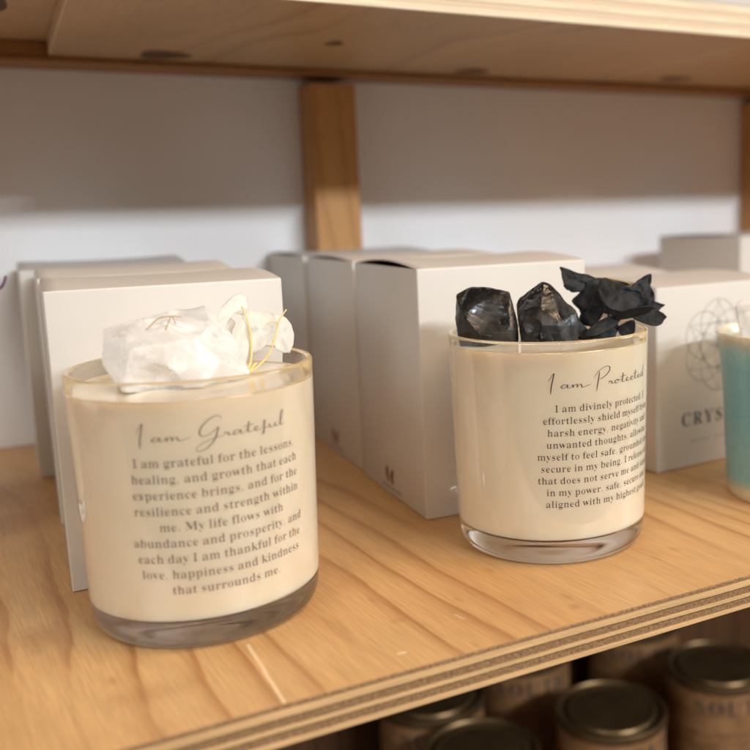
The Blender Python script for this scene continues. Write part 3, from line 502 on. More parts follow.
# ------------------------------------------------------------------ candle boxes
GB = 'white candle boxes in rows on the shelf'
def lid_mesh(W, D, amp):
    bm = bmesh.new(); nu, nv = 16, 30; rows = []
    prof = [(.42, .0), (.7, .06)] + [(.9 + (D - 1.9)*i/nv, .1 + amp*math.sin(math.pi*min(1, i/nv*1.02))**.9) for i in range(1, nv + 1)]
    prof[-1] = (D - .7, .1)
    for y, z in prof:
        rows.append([bm.verts.new((.15 + (W - .3)*i/nu, y, z if z < .11 else z*(1 - .35*math.sin(math.pi*i/nu)))) for i in range(nu + 1)])
    for A, B in zip(rows, rows[1:]):
        for i in range(nu): bm.faces.new((A[i], A[i + 1], B[i + 1], B[i]))
    return bm
def make_box(W, D, H, label, icons, front):
    t = thing('candle_box', label, 'box', (0, 0, 0), 0, GB)
    # carton body: four walls and a bottom of thin card, open at the top under the flap
    bm = box_bm(0, W, 0, D, .25, H, .7, segs=3)
    top = [f for f in bm.faces if f.normal.z > .9 and f.calc_area() > W*D*.5]
    bmesh.ops.delete(bm, geom=top, context='FACES')
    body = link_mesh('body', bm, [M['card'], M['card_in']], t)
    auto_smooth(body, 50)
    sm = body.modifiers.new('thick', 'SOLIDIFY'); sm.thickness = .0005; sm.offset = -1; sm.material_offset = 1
    # flap: folded over the front edge, bulging a little, tucked in at the back
    bm = lid_mesh(W, D, 2.4)
    lid = link_mesh('lid', bm, M['card'], t, smooth=True)
    lid.location = (0, 0, H*S)
    sm = lid.modifiers.new('thick', 'SOLIDIFY'); sm.thickness = .00045; sm.offset = -1
    # dust flap inside
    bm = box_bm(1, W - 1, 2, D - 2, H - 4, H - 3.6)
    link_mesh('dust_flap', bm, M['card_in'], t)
    if icons:
        # two small pressed leaf marks and a line of tiny print low on the left side
        bm = bmesh.new()
        for yy, zz, tilt in ((D*.575, 9.9, .25), (D*.50, 9.6, -.2)):
            ring = [bm.verts.new((-.09, yy + 2.1*math.cos(a)*(1 + .25*math.cos(3*a)) + tilt*3*math.sin(a), zz + 4.0*math.sin(a))) for a in [2*math.pi*i/20 for i in range(20)]]
            bm.faces.new(ring)
        link_mesh('printed_mark', bm, M['ink_brown'], t)
        bm = bmesh.new()
        for i in range(11):
            y0 = D*.66 - i*2.3
            h = .45 + .25*((i*7) % 3 == 0)
            bm.faces.new([bm.verts.new((-.09, y0 - a, 3.6 + c_)) for a, c_ in ((0, -h), (1.6, -h), (1.6, h), (0, h))])
        link_mesh('printed_line', bm, M['ink_print'], t)
    if front:
        cx, cz = W/2, 62
        st = []
        def circ(x, z, r): st.append([(x + r*math.cos(2*math.pi*i/28), z + r*math.sin(2*math.pi*i/28)) for i in range(29)])
        for i in range(6):
            a = math.pi/2 + i*math.pi/3; circ(cx + 11.5*math.cos(a), cz + 11.5*math.sin(a), 12.2)
        circ(cx, cz, 12.2)
        hx = [(cx + 23*math.cos(math.pi/2 + i*math.pi/3), cz + 23*math.sin(math.pi/2 + i*math.pi/3)) for i in range(6)]
        bm = ribbon(st, .30, .30, k=2)
        tri = []
        for a, c_ in ((0, 2), (2, 4), (4, 0), (1, 3), (3, 5), (5, 1), (0, 3), (1, 4), (2, 5)):
            tri.append([hx[a], ((hx[a][0] + hx[c_][0])/2, (hx[a][1] + hx[c_][1])/2), hx[c_]])
        bm = ribbon(tri, .34, .34, bm, k=2)
        for v in bm.verts: v.co = Vector((v.co.x, -.10 - v.co.z*.3, v.co.y))
        link_mesh('printed_drawing', bm, M['ink_print'], t)
        bm = fill(text_polys(['CRYSTAL'], 14.5, 5, .98, 1.35))
        for v in bm.verts: v.co = Vector((cx + v.co.x, -.10, 22.0 + v.co.y))
        link_mesh('printed_word', bm, M['ink_letter'], t)
        bm = bmesh.new()
        for i in range(14):
            x0 = cx - 19 + i*2.75; h = .8
            if i in (5, 9): continue
            bm.faces.new([bm.verts.new((x0 + a, -.1, 13.6 + c_)) for a, c_ in ((0, -h), (.5, -h), (1.9, h*.7), (1.4, h))])
        link_mesh('printed_line', bm, M['ink_print'], t)
    return t
R_ = math.radians
bx = make_box(83.6, 83.6, 110.2, 'front white box standing right behind the clear quartz candle', True, False)
bx.location = Vector((-99.5, 117.5, 0))*S; bx.rotation_euler = (0, 0, R_(-1.5))
def lidz(root, s):
    for c in root.children:
        if c.name.startswith('lid'):
            bm = lid_mesh(84 if root.name.startswith('zz') else 83.6, 83.6, s); bmesh.ops.recalc_face_normals(bm, faces=bm.faces); bmesh.ops.scale(bm, vec=(S, S, S), verts=bm.verts)
            me = c.data.copy(); bm.to_mesh(me); bm.free(); c.data = me
            for p in me.polygons: p.use_smooth = True
lidz(bx, 2.2)
BOXES = [
 ((-98.2, 204.2, 0), -1.1, 2.6, 'middle white box of the row behind the clear quartz candle'),
 ((-103.2, 295.5, 0), -.3, 3.2, 'rearmost white box of the row behind the clear quartz candle'),
 ((42.7, 119.4, 0), -1.5, 2.8, 'front white box of the middle row, just behind the black stone candle'),
 ((46.8, 211.0, 0), -.8, 1.7, 'middle white box of the middle row, with a dark gap under its top flap'),
 ((47.6, 300.5, 0), -.6, 1.6, 'rearmost white box of the middle row, in front of the pine batten'),
 ((362.0, 268.0, 0), 6.0, 1.6, 'distant white box at the right edge, near the wall'),
]
for loc, rz, ls, lab in BOXES:
    d = dup(bx, loc, R_(rz), lab); lidz(d, ls)
rb = make_box(84, 84, 93.7, 'lower white box printed with a circle drawing and CRYSTAL, behind the teal cup', False, True)
rb.location = Vector((170.1, 120.8, 0))*S; rb.rotation_euler = (0, 0, R_(3.3)); lidz(rb, 3.0)
for loc, rz, ls, lab in (((166.8, 207.4, 0), 2.6, 3.0, 'second lower box behind the printed one, only its top showing'),
                         ((165.5, 293.0, 0), 2.0, 2.6, 'third lower box near the wall behind the printed one, only its top edge showing')):
    d = dup(rb, loc, R_(rz), lab); lidz(d, ls)
ub = dup(bx, (205, 176.6, UZ + 17.1), 0, 'white box on the upper shelf board, its bottom edge just peeking over the front')
lidz(ub, 2)

# ------------------------------------------------------------------ glass candles
R, H, FL, TH = 40., 86.2, 7.7, 21.
def make_candle(label, loc, wax_top, title, lines, ang, ink, zt, zl, u, size, pitch, xs, toff=0.):
    t = thing('jar_candle', label, 'candle', loc)
    # tumbler: rounded heavy foot, thin wall with a rounded lip
    wall = 2.1
    prof = [(0, 1.9), (8, 1.85), (16, 1.65), (24, 1.2), (29, .75), (32.4, .25), (33.7, .05)]
    prof += [(33.4 + 4.5*math.sin(math.radians(a)), .05 + 7.6*(1 - math.cos(math.radians(a)))) for a in (12, 24, 36, 48, 60, 72, 84)]
    prof += [(37.95, 8), (38.25, 14), (38.6, 28), (39.1, 48), (39.6, 68), (39.85, 80), (40, H - 1.1)]
    lip = [(40 - wall/2 + wall/2*math.cos(math.radians(a)), H - wall/2 + wall/2*math.sin(math.radians(a))) for a in (20, 50, 90, 130, 160)]
    prof += lip
    prof += [(37.9, H - 1.1), (37.75, 80), (37.5, 68), (37.0, 48), (36.5, 28), (36.4, FL + 9.5)]
    prof += [(26.9 + 9.5*math.cos(math.radians(a)), FL + 9.5 - 9.5*math.sin(math.radians(a))) for a in (12, 24, 36, 48, 58, 66, 74, 82)]
    prof += [(26, FL), (20, FL + .25), (10, FL + .55), (0, FL + .6)]
    g = link_mesh('glass_jar', lathe_bm(prof, 160), M['glass'], t); auto_smooth(g, 60)
    # the wax fills the tumbler; seen through the bonded wall it reads right out to the glass surface
    def Rz(z):
        T = [(8, 37.95), (14, 38.25), (28, 38.6), (48, 39.1), (68, 39.6), (80, 39.85), (90, 40)]
        for (a, ra), (c_, rc) in zip(T, T[1:]):
            if z <= c_: return ra + (rc - ra)*(z - a)/(c_ - a)
    e = .06
    wp = [(0, FL + 1.1), (10, FL + 1.05), (20, FL + .75), (26, FL + .5)]     # shrunk a little away from the floor of the tumbler
    wp += [(26.6 + 9.3*math.cos(math.radians(a)), FL + 9.8 - 9.3*math.sin(math.radians(a))) for a in (82, 74, 66, 58, 50)]
    wp += [(34.5, FL + 2.9), (Rz(FL + 3) - .35, FL + 3.0)]
    for z in sorted((FL + 3.3, 14, 28, 48, 68, wax_top - .6) + ((80,) if wax_top > 81.5 else ())): wp.append((Rz(z) + .05, z))
    wp += [(Rz(wax_top) - .9, wax_top - .05), (37.2, wax_top - .35), (36.2, wax_top - .55), (34, wax_top - .7), (20, wax_top - .5), (0, wax_top - .5)]
    bm = lathe_bm(wp, 160)
    for v in bm.verts:
        if v.co.z > wax_top - .9 and v.co.xy.length < 36.5:
            v.co.z += .35*noise.noise(Vector((v.co.x*.09, v.co.y*.09, loc[0])))
    for f_ in bm.faces:
        cz = f_.calc_center_median()
        f_.material_index = 1 if FL + 3.1 < cz.z < wax_top - .3 else 0
    w = link_mesh('wax', bm, [M['wax'], M['wax_glazed']], t); auto_smooth(w, 50)
    # lettering on the outside of the glass
    def put(bm, z0, x0, name, lift):
        for v in bm.verts:
            x = v.co.x + x0; z = z0 + v.co.y; r = Rz(z) + lift + v.co.z
            a = ang + x/39.5
            v.co = Vector((r*math.cos(a), r*math.sin(a), z))
        return link_mesh(name, bm, ink, t)
    st, wd = script_strokes(title, u)
    bm = ribbon(st, .17, .42, k=6)
    put(bm, zt, toff - wd/2, 'script_title', .10)
    bm = fill(text_polys(lines, size, pitch, xs, .06, thin=TH))
    put(bm, zl, 0, 'lettering', .10)
    return t
J1, J2 = (-57.7, 80.9, 0), (80.25, 76.4, 0)
T1 = ['I am grateful for the lessons,', 'healing, and growth that each', 'experience brings, and for the', 'resilience and strength within',
      'me. My life flows with', 'abundance and prosperity, and', 'each day I am thankful for the', 'love, happiness and kindness', 'that surrounds me.']
T2 = ['I am divinely protected. I', 'effortlessly shield myself from', 'harsh energy, negativity and', 'unwanted thoughts, allowing',
      'myself to feel safe, grounded and', 'secure in my being. I release all', 'that does not serve me and stand', 'in my power, safe, secure and', 'aligned with my highest good.']
c1 = make_candle('cream candle in a glass tumbler lettered I am Grateful, topped with clear quartz', J1, 80.3, 'I am Grateful', T1,
                 R_(-89.8), M['ink_soft'], 68.2, 60.3, 1.38, 5.9, 5.05, 1.07, -1.0)
c2 = make_candle('cream candle in a glass tumbler lettered I am Protected, topped with black stones', J2, 82.2, 'I am Protected', T2,
                 R_(-85.5), M['ink'], 69, 60.2, 1.38, 5.6, 4.55, 1.09, -1.0)

# ------------------------------------------------------------------ things lying on the wax
CAM = Vector((-111.756, -239.159, 133.19))
def frame(j):
    h = Vector((j[0] - CAM.x, j[1] - CAM.y, 0)).normalized()
    return Vector((h.y, -h.x, 0)), h        # to the right across the jar, and away from the front
def loc3(j, u, d, z):
    r, h = frame(j); return Vector((j[0], j[1], 0)) + r*u + h*d + Vector((0, 0, z))
def chunk(name, label, cat, j, pts, mat, seed, cuts=3, amp=.5, freq=.25, dishes=(), group=None, chips=0, chip_r=(4, 8)):
    """broken stone: hull of measured corners (across, depth, height), refined and roughened"""
    um = sum(p[0] for p in pts)/len(pts)
    P = [loc3(j, um + (p[0] - um)*1.05, p[1], p[2]) for p in pts]
    base = Vector((sum(p.x for p in P)/len(P), sum(p.y for p in P)/len(P), min(p.z for p in P)))
    bm = bmesh.new()
    for p in P: bm.verts.new(p - base)
    r = bmesh.ops.convex_hull(bm, input=bm.verts)
    bmesh.ops.delete(bm, geom=[g for g in r['geom_interior'] if isinstance(g, bmesh.types.BMVert)], context='VERTS')
    bmesh.ops.bevel(bm, geom=bm.edges[:], offset=.45, segments=1, affect='EDGES', clamp_overlap=True)
    bmesh.ops.triangulate(bm, faces=bm.faces[:])
    for _ in range(cuts):
        long = [e for e in bm.edges if e.calc_length() > .85]
        if not long: break
        bmesh.ops.subdivide_edges(bm, edges=long, cuts=1, use_grid_fill=True)
        bmesh.ops.triangulate(bm, faces=bm.faces[:])
    rnd = random.Random(int(seed*100)); bm.normal_update(); vs = bm.verts[:]; dl = [(loc3(j, *c) - base, rad) for c, rad in dishes]
    for _ in range(chips):
        v = rnd.choice(vs); rad = rnd.uniform(*chip_r)
        dl.append((v.co + (v.normal + Vector((rnd.uniform(-.5, .5), rnd.uniform(-.5, .5), rnd.uniform(-.3, .5)))).normalized()*rad*rnd.uniform(.86, .97), rad))
    for (c, rad) in dl:
        for v in bm.verts:
            d = v.co - c
            if d.length < rad:
                dn = d.normalized(); rip = .07*math.sin(d.dot(Vector((.5, .2, .8)))*2.2)
                v.co = c + dn*(rad + rip)
    bm.normal_update()
    for v in bm.verts:
        q = v.co*freq + Vector((seed, seed*1.7, 0))
        cell = noise.cell(q*1.6); n1 = noise.noise(q); n2 = noise.noise(q*3.1)
        v.co += v.normal*amp*(.9*n1 + .45*n2 + .25*(cell - .5))
    o = link_mesh(name, bm, mat, loc=base)
    for p in o.data.polygons: p.use_smooth = True
    o.data.set_sharp_from_angle(angle=math.radians(24))
    return tag(o, label, cat, group)
W1, W2 = 79.2, 81.1
chunk('quartz_stone', 'wide icy translucent quartz chunk on the cream wax of the left candle', 'crystal', J1,
      [(-27.8, -3, 95.5), (-28.8, -6, 98), (-24.8, -7, 99.8), (-19.6, -9, 101.2), (-12, -7, 102), (-7.0, -4, 102.4), (-1.5, -3, 104.9), (4.8, -3, 106.4), (10.3, -4, 99.6), (14.3, -8, 92), (17.2, -13, 82.6), (15.5, -15, W1),
       (-20.5, -20, W1 + 1), (-25.4, -13, 88.3), (-9.8, -21, W1), (2.5, -23, W1 + 1), (-10, -19, 91), (-17, -18, 94), (2, -17, 96), (8.5, -18, 88), (-23, 6, 97), (6, 9, 99), (12, 8, W1), (-22, 8, W1), (-12, 8, 99)],
      M['quartz'], 1.3, 6, .22, .16, chips=11, chip_r=(12, 24), dishes=[((-9.5, -12, 110), 9.5)])
chunk('black_stone', 'glossy black stone with a scooped glassy face, left one on the cream wax', 'crystal', J2,
      [(-35.0, -8, 101.5), (-30.0, -8, 104.4), (-23.0, -9, 104.2), (-17.2, -8, 102.6), (-14.7, -9, 102.0), (-14.2, -12, 98.8), (-12.6, -14, 93.6), (-11.4, -16, 87.3), (-11.8, -17, W2), (-32.4, -17, W2),
       (-35.4, -11, 92), (-33.0, -16, 97), (-30.5, -19, 92.6), (-24.0, -22, 87.4), (-18.0, -22, 89), (-13.0, -19, 88.5), (-24, -21, W2), (-32, 3, 98), (-17, 4, 100), (-31, 4, W2), (-13, 4, W2), (-34.6, -14, 86)],
      M['obsidian'], 2.2, 6, .16, .3, chips=15, dishes=[((-20.5, -33, 103), 20.), ((-36.5, -25, 97), 9.)])
chunk('black_stone', 'glossy black peaked stone in the middle of the jar beside the black petals', 'crystal', J2,
      [(-11.4, -8, 96.5), (-10.4, -8, 99.3), (-6.4, -6, 102.1), (-1.2, -6, 105.9), (1.1, -6, 104.9), (6.1, -6, 99.6), (11.4, -8, 93.4), (12.6, -9, 88), (11.0, -12, W2), (-9.6, -16, W2), (-11.0, -15, 94.5),
       (-2.6, -16, 96.6), (-2.4, -20, 90.2), (5.0, -19, 90.2), (-2.0, -21, W2), (6.5, -19, W2), (-9, 7, 97), (7, 7, 95), (-9, 7, W2), (10, 7, W2)], M['obsidian'], 5.7, 6, .16, .3, chips=12,
      dishes=[((4.6, -27, 97.2), 10.5)])

def petal(parent, base, j, outline, d0, tilt, curl, wrinkle, mat, seed, name='petal', thick=.00028):
    """thin curved petal: outline measured across/up, given real depth by tilt (mm per mm), curl and wrinkles"""
    O = [Vector((p[0], p[1], 0)) for p in outline]
    P = catmull(O, 4, True); cx = sum(p.x for p in P)/len(P); cz = sum(p.y for p in P)/len(P)
    bm = bmesh.new()
    def D(x, z):
        dx, dz = x - cx, z - cz
        return d0 + tilt[0]*dx + tilt[1]*dz + curl*(dx*dx + .6*dz*dz)*.06 + wrinkle*noise.noise(Vector((x*.35 + seed, z*.35, seed))) + .55*wrinkle*noise.noise(Vector((x*.9 + seed, z*.9, seed*2))) + .22*wrinkle*math.sin((dx*.6 - dz*.35)*2.1 + seed)
    def V(x, z, e=0.): return bm.verts.new(loc3(j, x, D(x, z) + e*wrinkle*1.5*noise.noise(Vector((x*.22, z*.22, seed*3.3))), z) - base)
    c = V(cx, cz); rings = []
    for f in (.25, .5, .75, .9, 1.):
        rr = []
        for i, p in enumerate(P):
            jit = 1 + (.10*noise.noise(Vector((p.x*1.3, p.y*1.3, seed))) if f == 1. else 0)
            rr.append(V(cx + (p.x - cx)*f*jit, cz + (p.y - cz)*f*jit, f**4))
        rings.append(rr)
    n = len(P)
    for i in range(n): bm.faces.new((c, rings[0][i], rings[0][(i + 1) % n]))
    for A, B in zip(rings, rings[1:]):
        for i in range(n): bm.faces.new((A[i], B[i], B[(i + 1) % n], A[(i + 1) % n]))
    o = link_mesh(name, bm, mat, parent, smooth=True)
    s = o.modifiers.new('thick', 'SOLIDIFY'); s.thickness = thick; s.offset = 0
    return o
def flower(name, label, cat, j, u, d, z):
    b_ = loc3(j, u, d, z)
    return thing(name, label, cat, b_), b_
fl, fb = flower('dried_flower', 'black dried flower with curled petals lying on the right of the black stones', 'flower', J2, 26, 6, W2)
PET = [
 ([(5.8, 109.5), (7.0, 109.9), (12.7, 107.7), (18.1, 106.3), (21.5, 103.8), (19.0, 101.0), (12.6, 99.9), (8.3, 101.0), (6.7, 104.4)], 8, (.25, .5), .35, 1.2),
 ([(20.5, 101.8), (22.1, 105.4), (27.5, 104.3), (33.6, 101.6), (38.6, 99.2), (37.0, 94.8), (30.4, 93.0), (24.5, 94.2), (21.3, 98.6)], -1, (.15, .7), .3, 1.5),
 ([(34.0, 101.6), (37.0, 104.0), (42.6, 106.3), (42.1, 101.6), (38.8, 98.2), (34.0, 98.8)], 7, (.5, .4), -.4, 1.2),
 ([(36.6, 99.2), (41.2, 102.3), (43.9, 98.7), (44.7, 93.6), (48.6, 93.4), (44.3, 90.8), (37.4, 92.5)], 9, (.2, .3), .4, 1.6),
 ([(33.1, 92.2), (40.5, 92.2), (46.6, 91.2), (47.7, 88.9), (44.7, 86.3), (40.0, 86.9), (34.1, 89.4)], 3, (.1, .9), -.4, .9),
 ([(26.6, 91.0), (33.0, 94.2), (41.6, 94.6), (40.6, 92.3), (34.3, 90.3), (28.4, 89.5)], -5, (.1, -.6), .3, .7),
 ([(15.4, 85.5), (20.7, 89.2), (29.4, 91.6), (28.1, 88.0), (21.9, 84.8), (16.5, 84.0)], -6, (.2, .9), .3, .8),
 ([(10.6, 96.0), (14.5, 100.4), (20.6, 103.6), (23.4, 97.1), (22.8, 91.2), (17.8, 86.3), (13.3, 88.2), (13.6, 92)], 4, (-.2, .3), .4, 1.8),
 ([(12.0, 82.0), (16.8, 85.6), (23, 87.2), (27.2, 88.6), (29.0, 85.4), (26.5, 81.6), (19.8, 80.9)], 0, (.1, .5), .2, 1.0),
 ([(28.9, 86.6), (34.9, 88.6), (34.8, 82.6), (29.4, 82.6)], 1, (.2, -.2), .3, .7),
 ([(11.0, 90.5), (14, 88), (17.0, 84), (16, 81.2), (12.5, 83), (10.0, 87)], -3, (.4, .2), .3, .6),
 ([(20, 97), (27, 97.5), (35, 95.5), (40, 96), (38, 91), (30, 90), (23, 91)], 10, (.1, .2), .2, 1.5),
 ([(16, 103), (21, 105.2), (25, 104.2), (24, 99), (19, 98.2)], 8, (.2, .2), .3, 1.0),
]
for i, (ol, d0, tl, cu, wr) in enumerate(PET): petal(fl, fb, J2, ol, d0, tl, cu, wr, M['black_petal'], 3.1*i + .7)
def stem(parent, base, j, pts, r0, r1, mat, name='stem'):
    return link_mesh(name, tube_bm([loc3(j, *p) - base for p in pts], r0, r1), mat, parent, smooth=True)
stem(fl, fb, J2, [(18, 6, 99), (22.6, 12, 104.6), (28.9, 15, 103.8), (34.3, 15, 102.2), (37, 12, 99)], .35, .3, M['tan_stem'])
stem(fl, fb, J2, [(24, 4, W2), (25, 5, 90), (24, 5, 96)], .6, .4, M['black_petal'])
wf, wb = flower('dried_flower', 'cream translucent dried petals on pale yellow stalks at the back right of the quartz', 'flower', J1, 22, 6, W1)
CP = [
 ([(9.0, 98.6), (11.5, 103.4), (17.2, 107.2), (20.3, 105.6), (19.8, 99.5), (18.0, 101.8), (13.5, 99.6), (10.5, 95.5)], 6, (.5, .9), .5, 1.6),
 ([(18.4, 102.5), (23, 101), (28.4, 99.6), (30.4, 94.4), (26, 90.2), (22.4, 87.2), (19.6, 88.0), (18.6, 95)], 5, (.8, .3), .6, 2.0),
 ([(28.7, 98.6), (33.9, 97.2), (36.2, 91.2), (33.9, 85.2), (29.0, 86.9), (28.0, 93)], 13, (.4, .5), .6, 1.8),
 ([(14.4, 92.4), (17.8, 99.8), (19.4, 93.5), (18.0, 86.0), (15.8, 83.5), (14.0, 88)], -2, (.8, .3), .4, 1.4),
 ([(8.9, 97.8), (13, 99), (15.6, 97.6), (14.8, 94.8), (13.6, 92.2), (11, 94.6)], 11, (.4, .2), .4, 1.2),
]
for i, (ol, d0, tl, cu, wr) in enumerate(CP): petal(wf, wb, J1, ol, d0, tl, cu, wr, M['cream_petal'], 2.3*i + 1.1, thick=.0002)
stem(wf, wb, J1, [(14.5, -3, W1 + .5), (17.6, -2, 81.8), (19.3, -1, 85.0), (19.9, 0, 91.0), (19.4, 1, 98.0), (17.8, 3, 103.5)], .5, .3, M['yellow_stem'])
stem(wf, wb, J1, [(16.2, -4, W1 + 1), (20.9, 0, 82.2), (25.6, 2, 86.2), (28.5, 4, 91.9), (30.2, 6, 97.2), (33.2, 7, 101.2)], .4, .25, M['yellow_stem'])
stem(wf, wb, J1, [(29.9, 6, 96.4), (28.3, 6, 97.3), (26.6, 6, 97.0)], .25, .15, M['yellow_stem'])
stem(wf, wb, J1, [(16.0, -5, W1 + .3), (19.0, -4, 82.5), (21, -3, 84.6)], .6, .3, M['yellow_stem'])
tw, tb = flower('dried_twig', 'thin forked tan twig resting on top of the quartz chunk', 'twig', J1, -8, -12, 97)
stem(tw, tb, J1, [(-13.2, -12, 98.9), (-9.2, -10.5, 102.3), (-5.4, -9.5, 102.8), (-1.9, -9, 102.4)], .2, .14, M['tan_stem'])
stem(tw, tb, J1, [(-8.0, -13.5, 97.2), (-6.6, -12, 99.8), (-5.0, -9.6, 102.7), (-3.9, -11.5, 100.6)], .2, .14, M['tan_stem'])

# ------------------------------------------------------------------ teal ceramic candle
tc = thing('ceramic_candle', 'teal glazed ceramic cup candle with a cream rim and white crystal, at the right edge', 'candle', (209, 63, 0))
prof = [(0, 1.5), (29, 1.5), (30.5, 0), (32.6, 0), (33.5, .8), (33.9, 5), (34.2, 12), (34.7, 25), (35.4, 42), (36.4, 56), (37.6, 67), (38.7, 73), (39.1, 75)]
prof += [(39.0, 75.9), (38.3, 76.3), (37.4, 76.0), (36.6, 74.5), (35.4, 68), (34.6, 62), (33, 40), (31.5, 8), (0, 6)]
cup = link_mesh('cup', lathe_bm(prof, 128), M['teal'], tc); auto_smooth(cup, 50)
bm = lathe_bm([(0, 60), (34.3, 60), (35.9, 71.0), (35.0, 71.6), (20, 71.2), (0, 71.2)], 96)
auto_smooth(link_mesh('wax', bm, M['wax'], tc), 40)
TCJ = (209, 63, 0)
chunk('quartz_stone', 'milky white crystal on top of the teal ceramic cup', 'crystal', TCJ,
      [(-29, -12, 88.5), (-27, -8, 90.6), (-24.5, -10, 86), (-18, -12, 84.5), (-6, -10, 86.5), (4, -8, 84), (8, -6, 72), (-27.5, -15, 79), (-24.5, -18, 71.2), (-12, -20, 71.2), (6, -16, 71.2), (-26, 2, 82), (-24, 4, 71.2), (4, 6, 71.2), (0, 4, 84), (-14, -18, 78)],
      M['quartz'], 7.7, 5, .25, .22, chips=8)

# ------------------------------------------------------------------ sprig reaching in from the left
c3 = make_candle('cream candle in a glass tumbler holding a purple sprig, left of the white box rows', (-165, 215, 0), 80.3, 'I am Grateful', T1[:1] + T1[1:],
                 R_(-89.8), M['ink_soft'], 68.2, 60.3, 1.38, 5.9, 5.05, 1.07, -1.0)
sp = thing('dried_sprig', 'thin dark purple dried sprig tip poking in at the left edge before the wall', 'sprig', (-150, 222, 79.8))
def sm_(pts, r0, r1, mat, name): return link_mesh(name, tube_bm([Vector(p) - Vector((-150, 222, 79.8)) for p in pts], r0, r1), mat, sp, smooth=True)
sm_([(-150, 222, 79.8), (-138, 229, 92), (-124, 234, 100), (-113.4, 236.5, 104.8), (-110.8, 237, 107.6), (-109.6, 237, 110.8)], .8, .6, M['purple'], 'stem')
for pts in ([(-117, 236, 103.2), (-113.5, 236.6, 107.6), (-112.5, 237, 110.4)], [(-128, 233.5, 98), (-128, 233, 106), (-124, 234, 109)], [(-122, 234.6, 101), (-118, 235.5, 107), (-117.5, 236, 111)]):
    sm_(pts, .9, .25, M['purple'], 'bud')

# ------------------------------------------------------------------ tins in the dark bay below
GC = 'tins on the lower shelf board'
tin = thing('candle_tin', 'kraft labelled tin with a dark lid, lettered SOUTH, rightmost one in front', 'tin', (324, 247, -300), 0, GC)
bm = lathe_bm([(0, 0), (36.3, 0), (36.6, .6), (36.6, 95.5), (0, 95.5)], 96)
auto_smooth(link_mesh('body', bm, M['kraft'], tin), 40)
bm = lathe_bm([(0, 95.7), (36.9, 95.7), (37.6, 96.4), (37.9, 98.4), (37.6, 100.6), (36.6, 101.6), (35.2, 101.4), (34.2, 99.6), (33.0, 98.9), (30.4, 98.9), (29.6, 99.4), (28.9, 101.0), (27.9, 101.5), (27.0, 101.1), (26.2, 100.5), (0, 100.4)], 96)
auto_smooth(link_mesh('lid', bm, M['lid'], tin), 35)
bm = fill(text_polys(['SOUTH'], 23, 6, .95, 1.6, thin=0))
wrap(bm, 36.70, R_(-90), 81)
link_mesh('lettering', bm, M['ink'], tin)
bm = bmesh.new()
for li, n_ in ((0, 9), (1, 13), (2, 11)):
    for i in range(n_):
        x0 = (i - n_/2)*2.6; z0 = 66 - li*7; h = .9
        if (i*5 + li) % 4 == 0: continue
        bm.faces.new([bm.verts.new((x0 + a, z0 + c_, 0)) for a, c_ in ((0, -h), (.6, -h), (1.7, h*.8), (1.2, h))])
wrap(bm, 36.68, R_(-90), 0)
link_mesh('printed_line', bm, M['ink'], tin)
tin.rotation_euler = (0, 0, R_(-23))
for loc, rz, lab in (((222, 238, -300), 14, 'kraft labelled tin with a dark lid, just left of the SOUTH tin'),
                     ((124, 239, -300), 5, 'front tin at the bottom edge of the photo, only its dark lid showing'),
                     ((126, 318, -300), -14, 'tin half hidden under the shelf edge, behind the lid at the bottom'),
                     ((214, 345, -300), -16, 'back tin whose lid is hidden by the shelf edge, between two dark lids'),
                     ((318, 342, -300), -24, 'tin in the back row behind the SOUTH tin')):
    dup(tin, loc, R_(rz), lab)

# ------------------------------------------------------------------ camera
f = Vector((0.46473243, 0.8733841, -0.14568454)).normalized()
r = Vector((0.88040545, -0.47332656, -0.02912413)); r = (r - f*r.dot(f)).normalized(); u = r.cross(f)
cam = bpy.data.cameras.new('camera'); co_ = bpy.data.objects.new('camera', cam); col.objects.link(co_)
co_.matrix_world = Matrix(((r.x, u.x, -f.x, CAM.x*S), (r.y, u.y, -f.y, CAM.y*S), (r.z, u.z, -f.z, CAM.z*S), (0, 0, 0, 1)))
cam.sensor_width = 36; cam.lens = 922.244/750*36
cam.shift_x = -119.933/750; cam.shift_y = -27.295/750
cam.clip_start = .01; cam.clip_end = 50
cam.dof.use_dof = True; cam.dof.focus_distance = .335; cam.dof.aperture_fstop = 8.0; cam.dof.aperture_blades = 0
sc.camera = co_

# ------------------------------------------------------------------ light: shop lamps and a window behind the camera
w = bpy.data.worlds.new('World'); sc.world = w; w.use_nodes = True
nt = w.node_tree; bg = nt.nodes['Background']
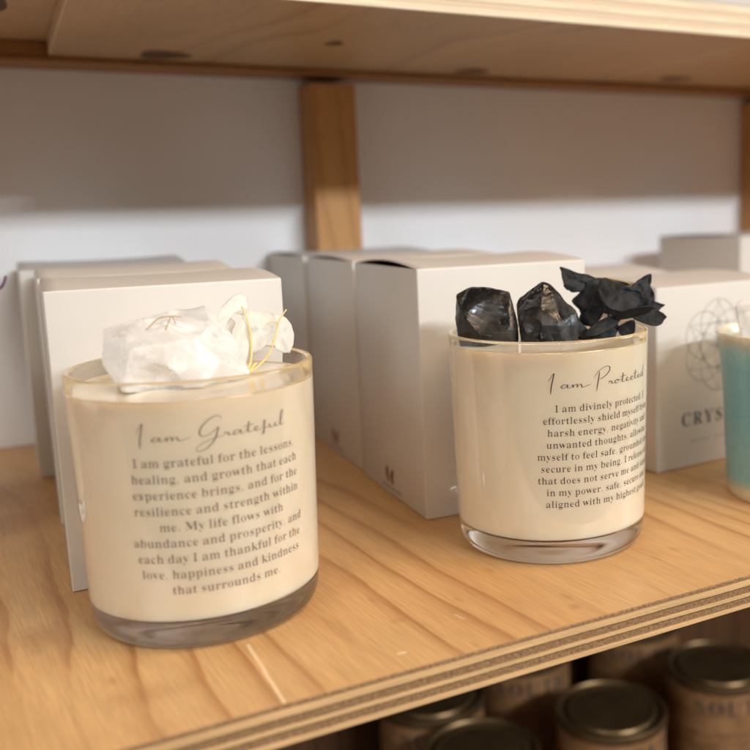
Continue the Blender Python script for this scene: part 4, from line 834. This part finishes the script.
# the bright shop in front of the shelves, dimmer to the sides, behind and below
tcw = N(nt, 'ShaderNodeTexCoord').outputs['Generated']
sep = N(nt, 'ShaderNodeSeparateXYZ'); L(nt, tcw, sep.inputs[0])
front = ramp(nt, mth(nt, 'MULTIPLY', sep.outputs[1], -1.), [(.05, (0, 0, 0)), (.75, (1, 1, 1))], 'EASE')
elev = ramp(nt, sep.outputs[2], [(.0, (.02,)*3), (.20, (.05,)*3), (.50, (1, 1, 1))], 'EASE')
def patch(d, c0, c1):        # bright spot added to the world for highlights in the glass
    dv = N(nt, 'ShaderNodeVectorMath', operation='DOT_PRODUCT'); L(nt, tcw, dv.inputs[0]); dv.inputs[1].default_value = Vector(d).normalized()
    return ramp(nt, dv.outputs['Value'], [(c0, (0, 0, 0)), (c1, (1, 1, 1))])
pw = mth(nt, 'ADD', patch((-.80, -.55, .40), .984, .988), mth(nt, 'MULTIPLY', patch((.93, -.30, .34), .984, .988), 1.2))
L(nt, mix(nt, mth(nt, 'MINIMUM', pw, 1.), mix(nt, front, (1.0, .66, .42), (1.0, .85, .68)), (.80, .92, 1.0)), bg.inputs[0])
L(nt, mth(nt, 'ADD', mth(nt, 'MULTIPLY', mth(nt, 'MULTIPLY', front, elev), .80), mth(nt, 'ADD', mth(nt, 'MULTIPLY', pw, 9.), .085)), bg.inputs[1])
def area(name, loc, target, sx, sy, power, colr, shape='RECTANGLE'):
    l = bpy.data.lights.new(name, 'AREA'); l.shape = shape; l.size = sx*S; l.size_y = sy*S; l.energy = power; l.color = colr
    o = bpy.data.objects.new(name, l); col.objects.link(o); o.location = Vector(loc)*S
    o.rotation_euler = (Vector(target) - Vector(loc)).to_track_quat('-Z', 'Y').to_euler()
    return o
area('window_light', (800, -2500, 1397), (60, 150, 80), 1500, 24, 82, (.80, .90, 1.0))
area('ceiling_lamp', (800, -640, 1560), (60, 90, 0), 700, 700, 14, (1, .71, .44), 'DISK')
area('ceiling_lamp', (-560, -900, 1560), (60, 90, 0), 600, 600, 1.5, (1, .76, .52), 'DISK')
area('spot_lamp', (-300, -1250, 1500), (60, 90, 0), 60, 60, 1.2, (1, .78, .55), 'DISK')
area('spot_lamp', (520, -1250, 1500), (60, 90, 0), 60, 60, 1.2, (1, .78, .55), 'DISK')

# ------------------------------------------------------------------ render settings
sc.render.engine = 'CYCLES'
cy = sc.cycles
cy.use_denoising = True; cy.denoiser = 'OPENIMAGEDENOISE'
cy.caustics_refractive = True; cy.caustics_reflective = True; cy.blur_glossy = 0.
cy.max_bounces = 24; cy.transmission_bounces = 24; cy.glossy_bounces = 16; cy.diffuse_bounces = 5; cy.transparent_max_bounces = 12
cy.sample_clamp_indirect = 60
sc.view_settings.view_transform = 'Standard'; sc.view_settings.look = 'None'
sc.view_settings.exposure = 0; sc.view_settings.gamma = 1
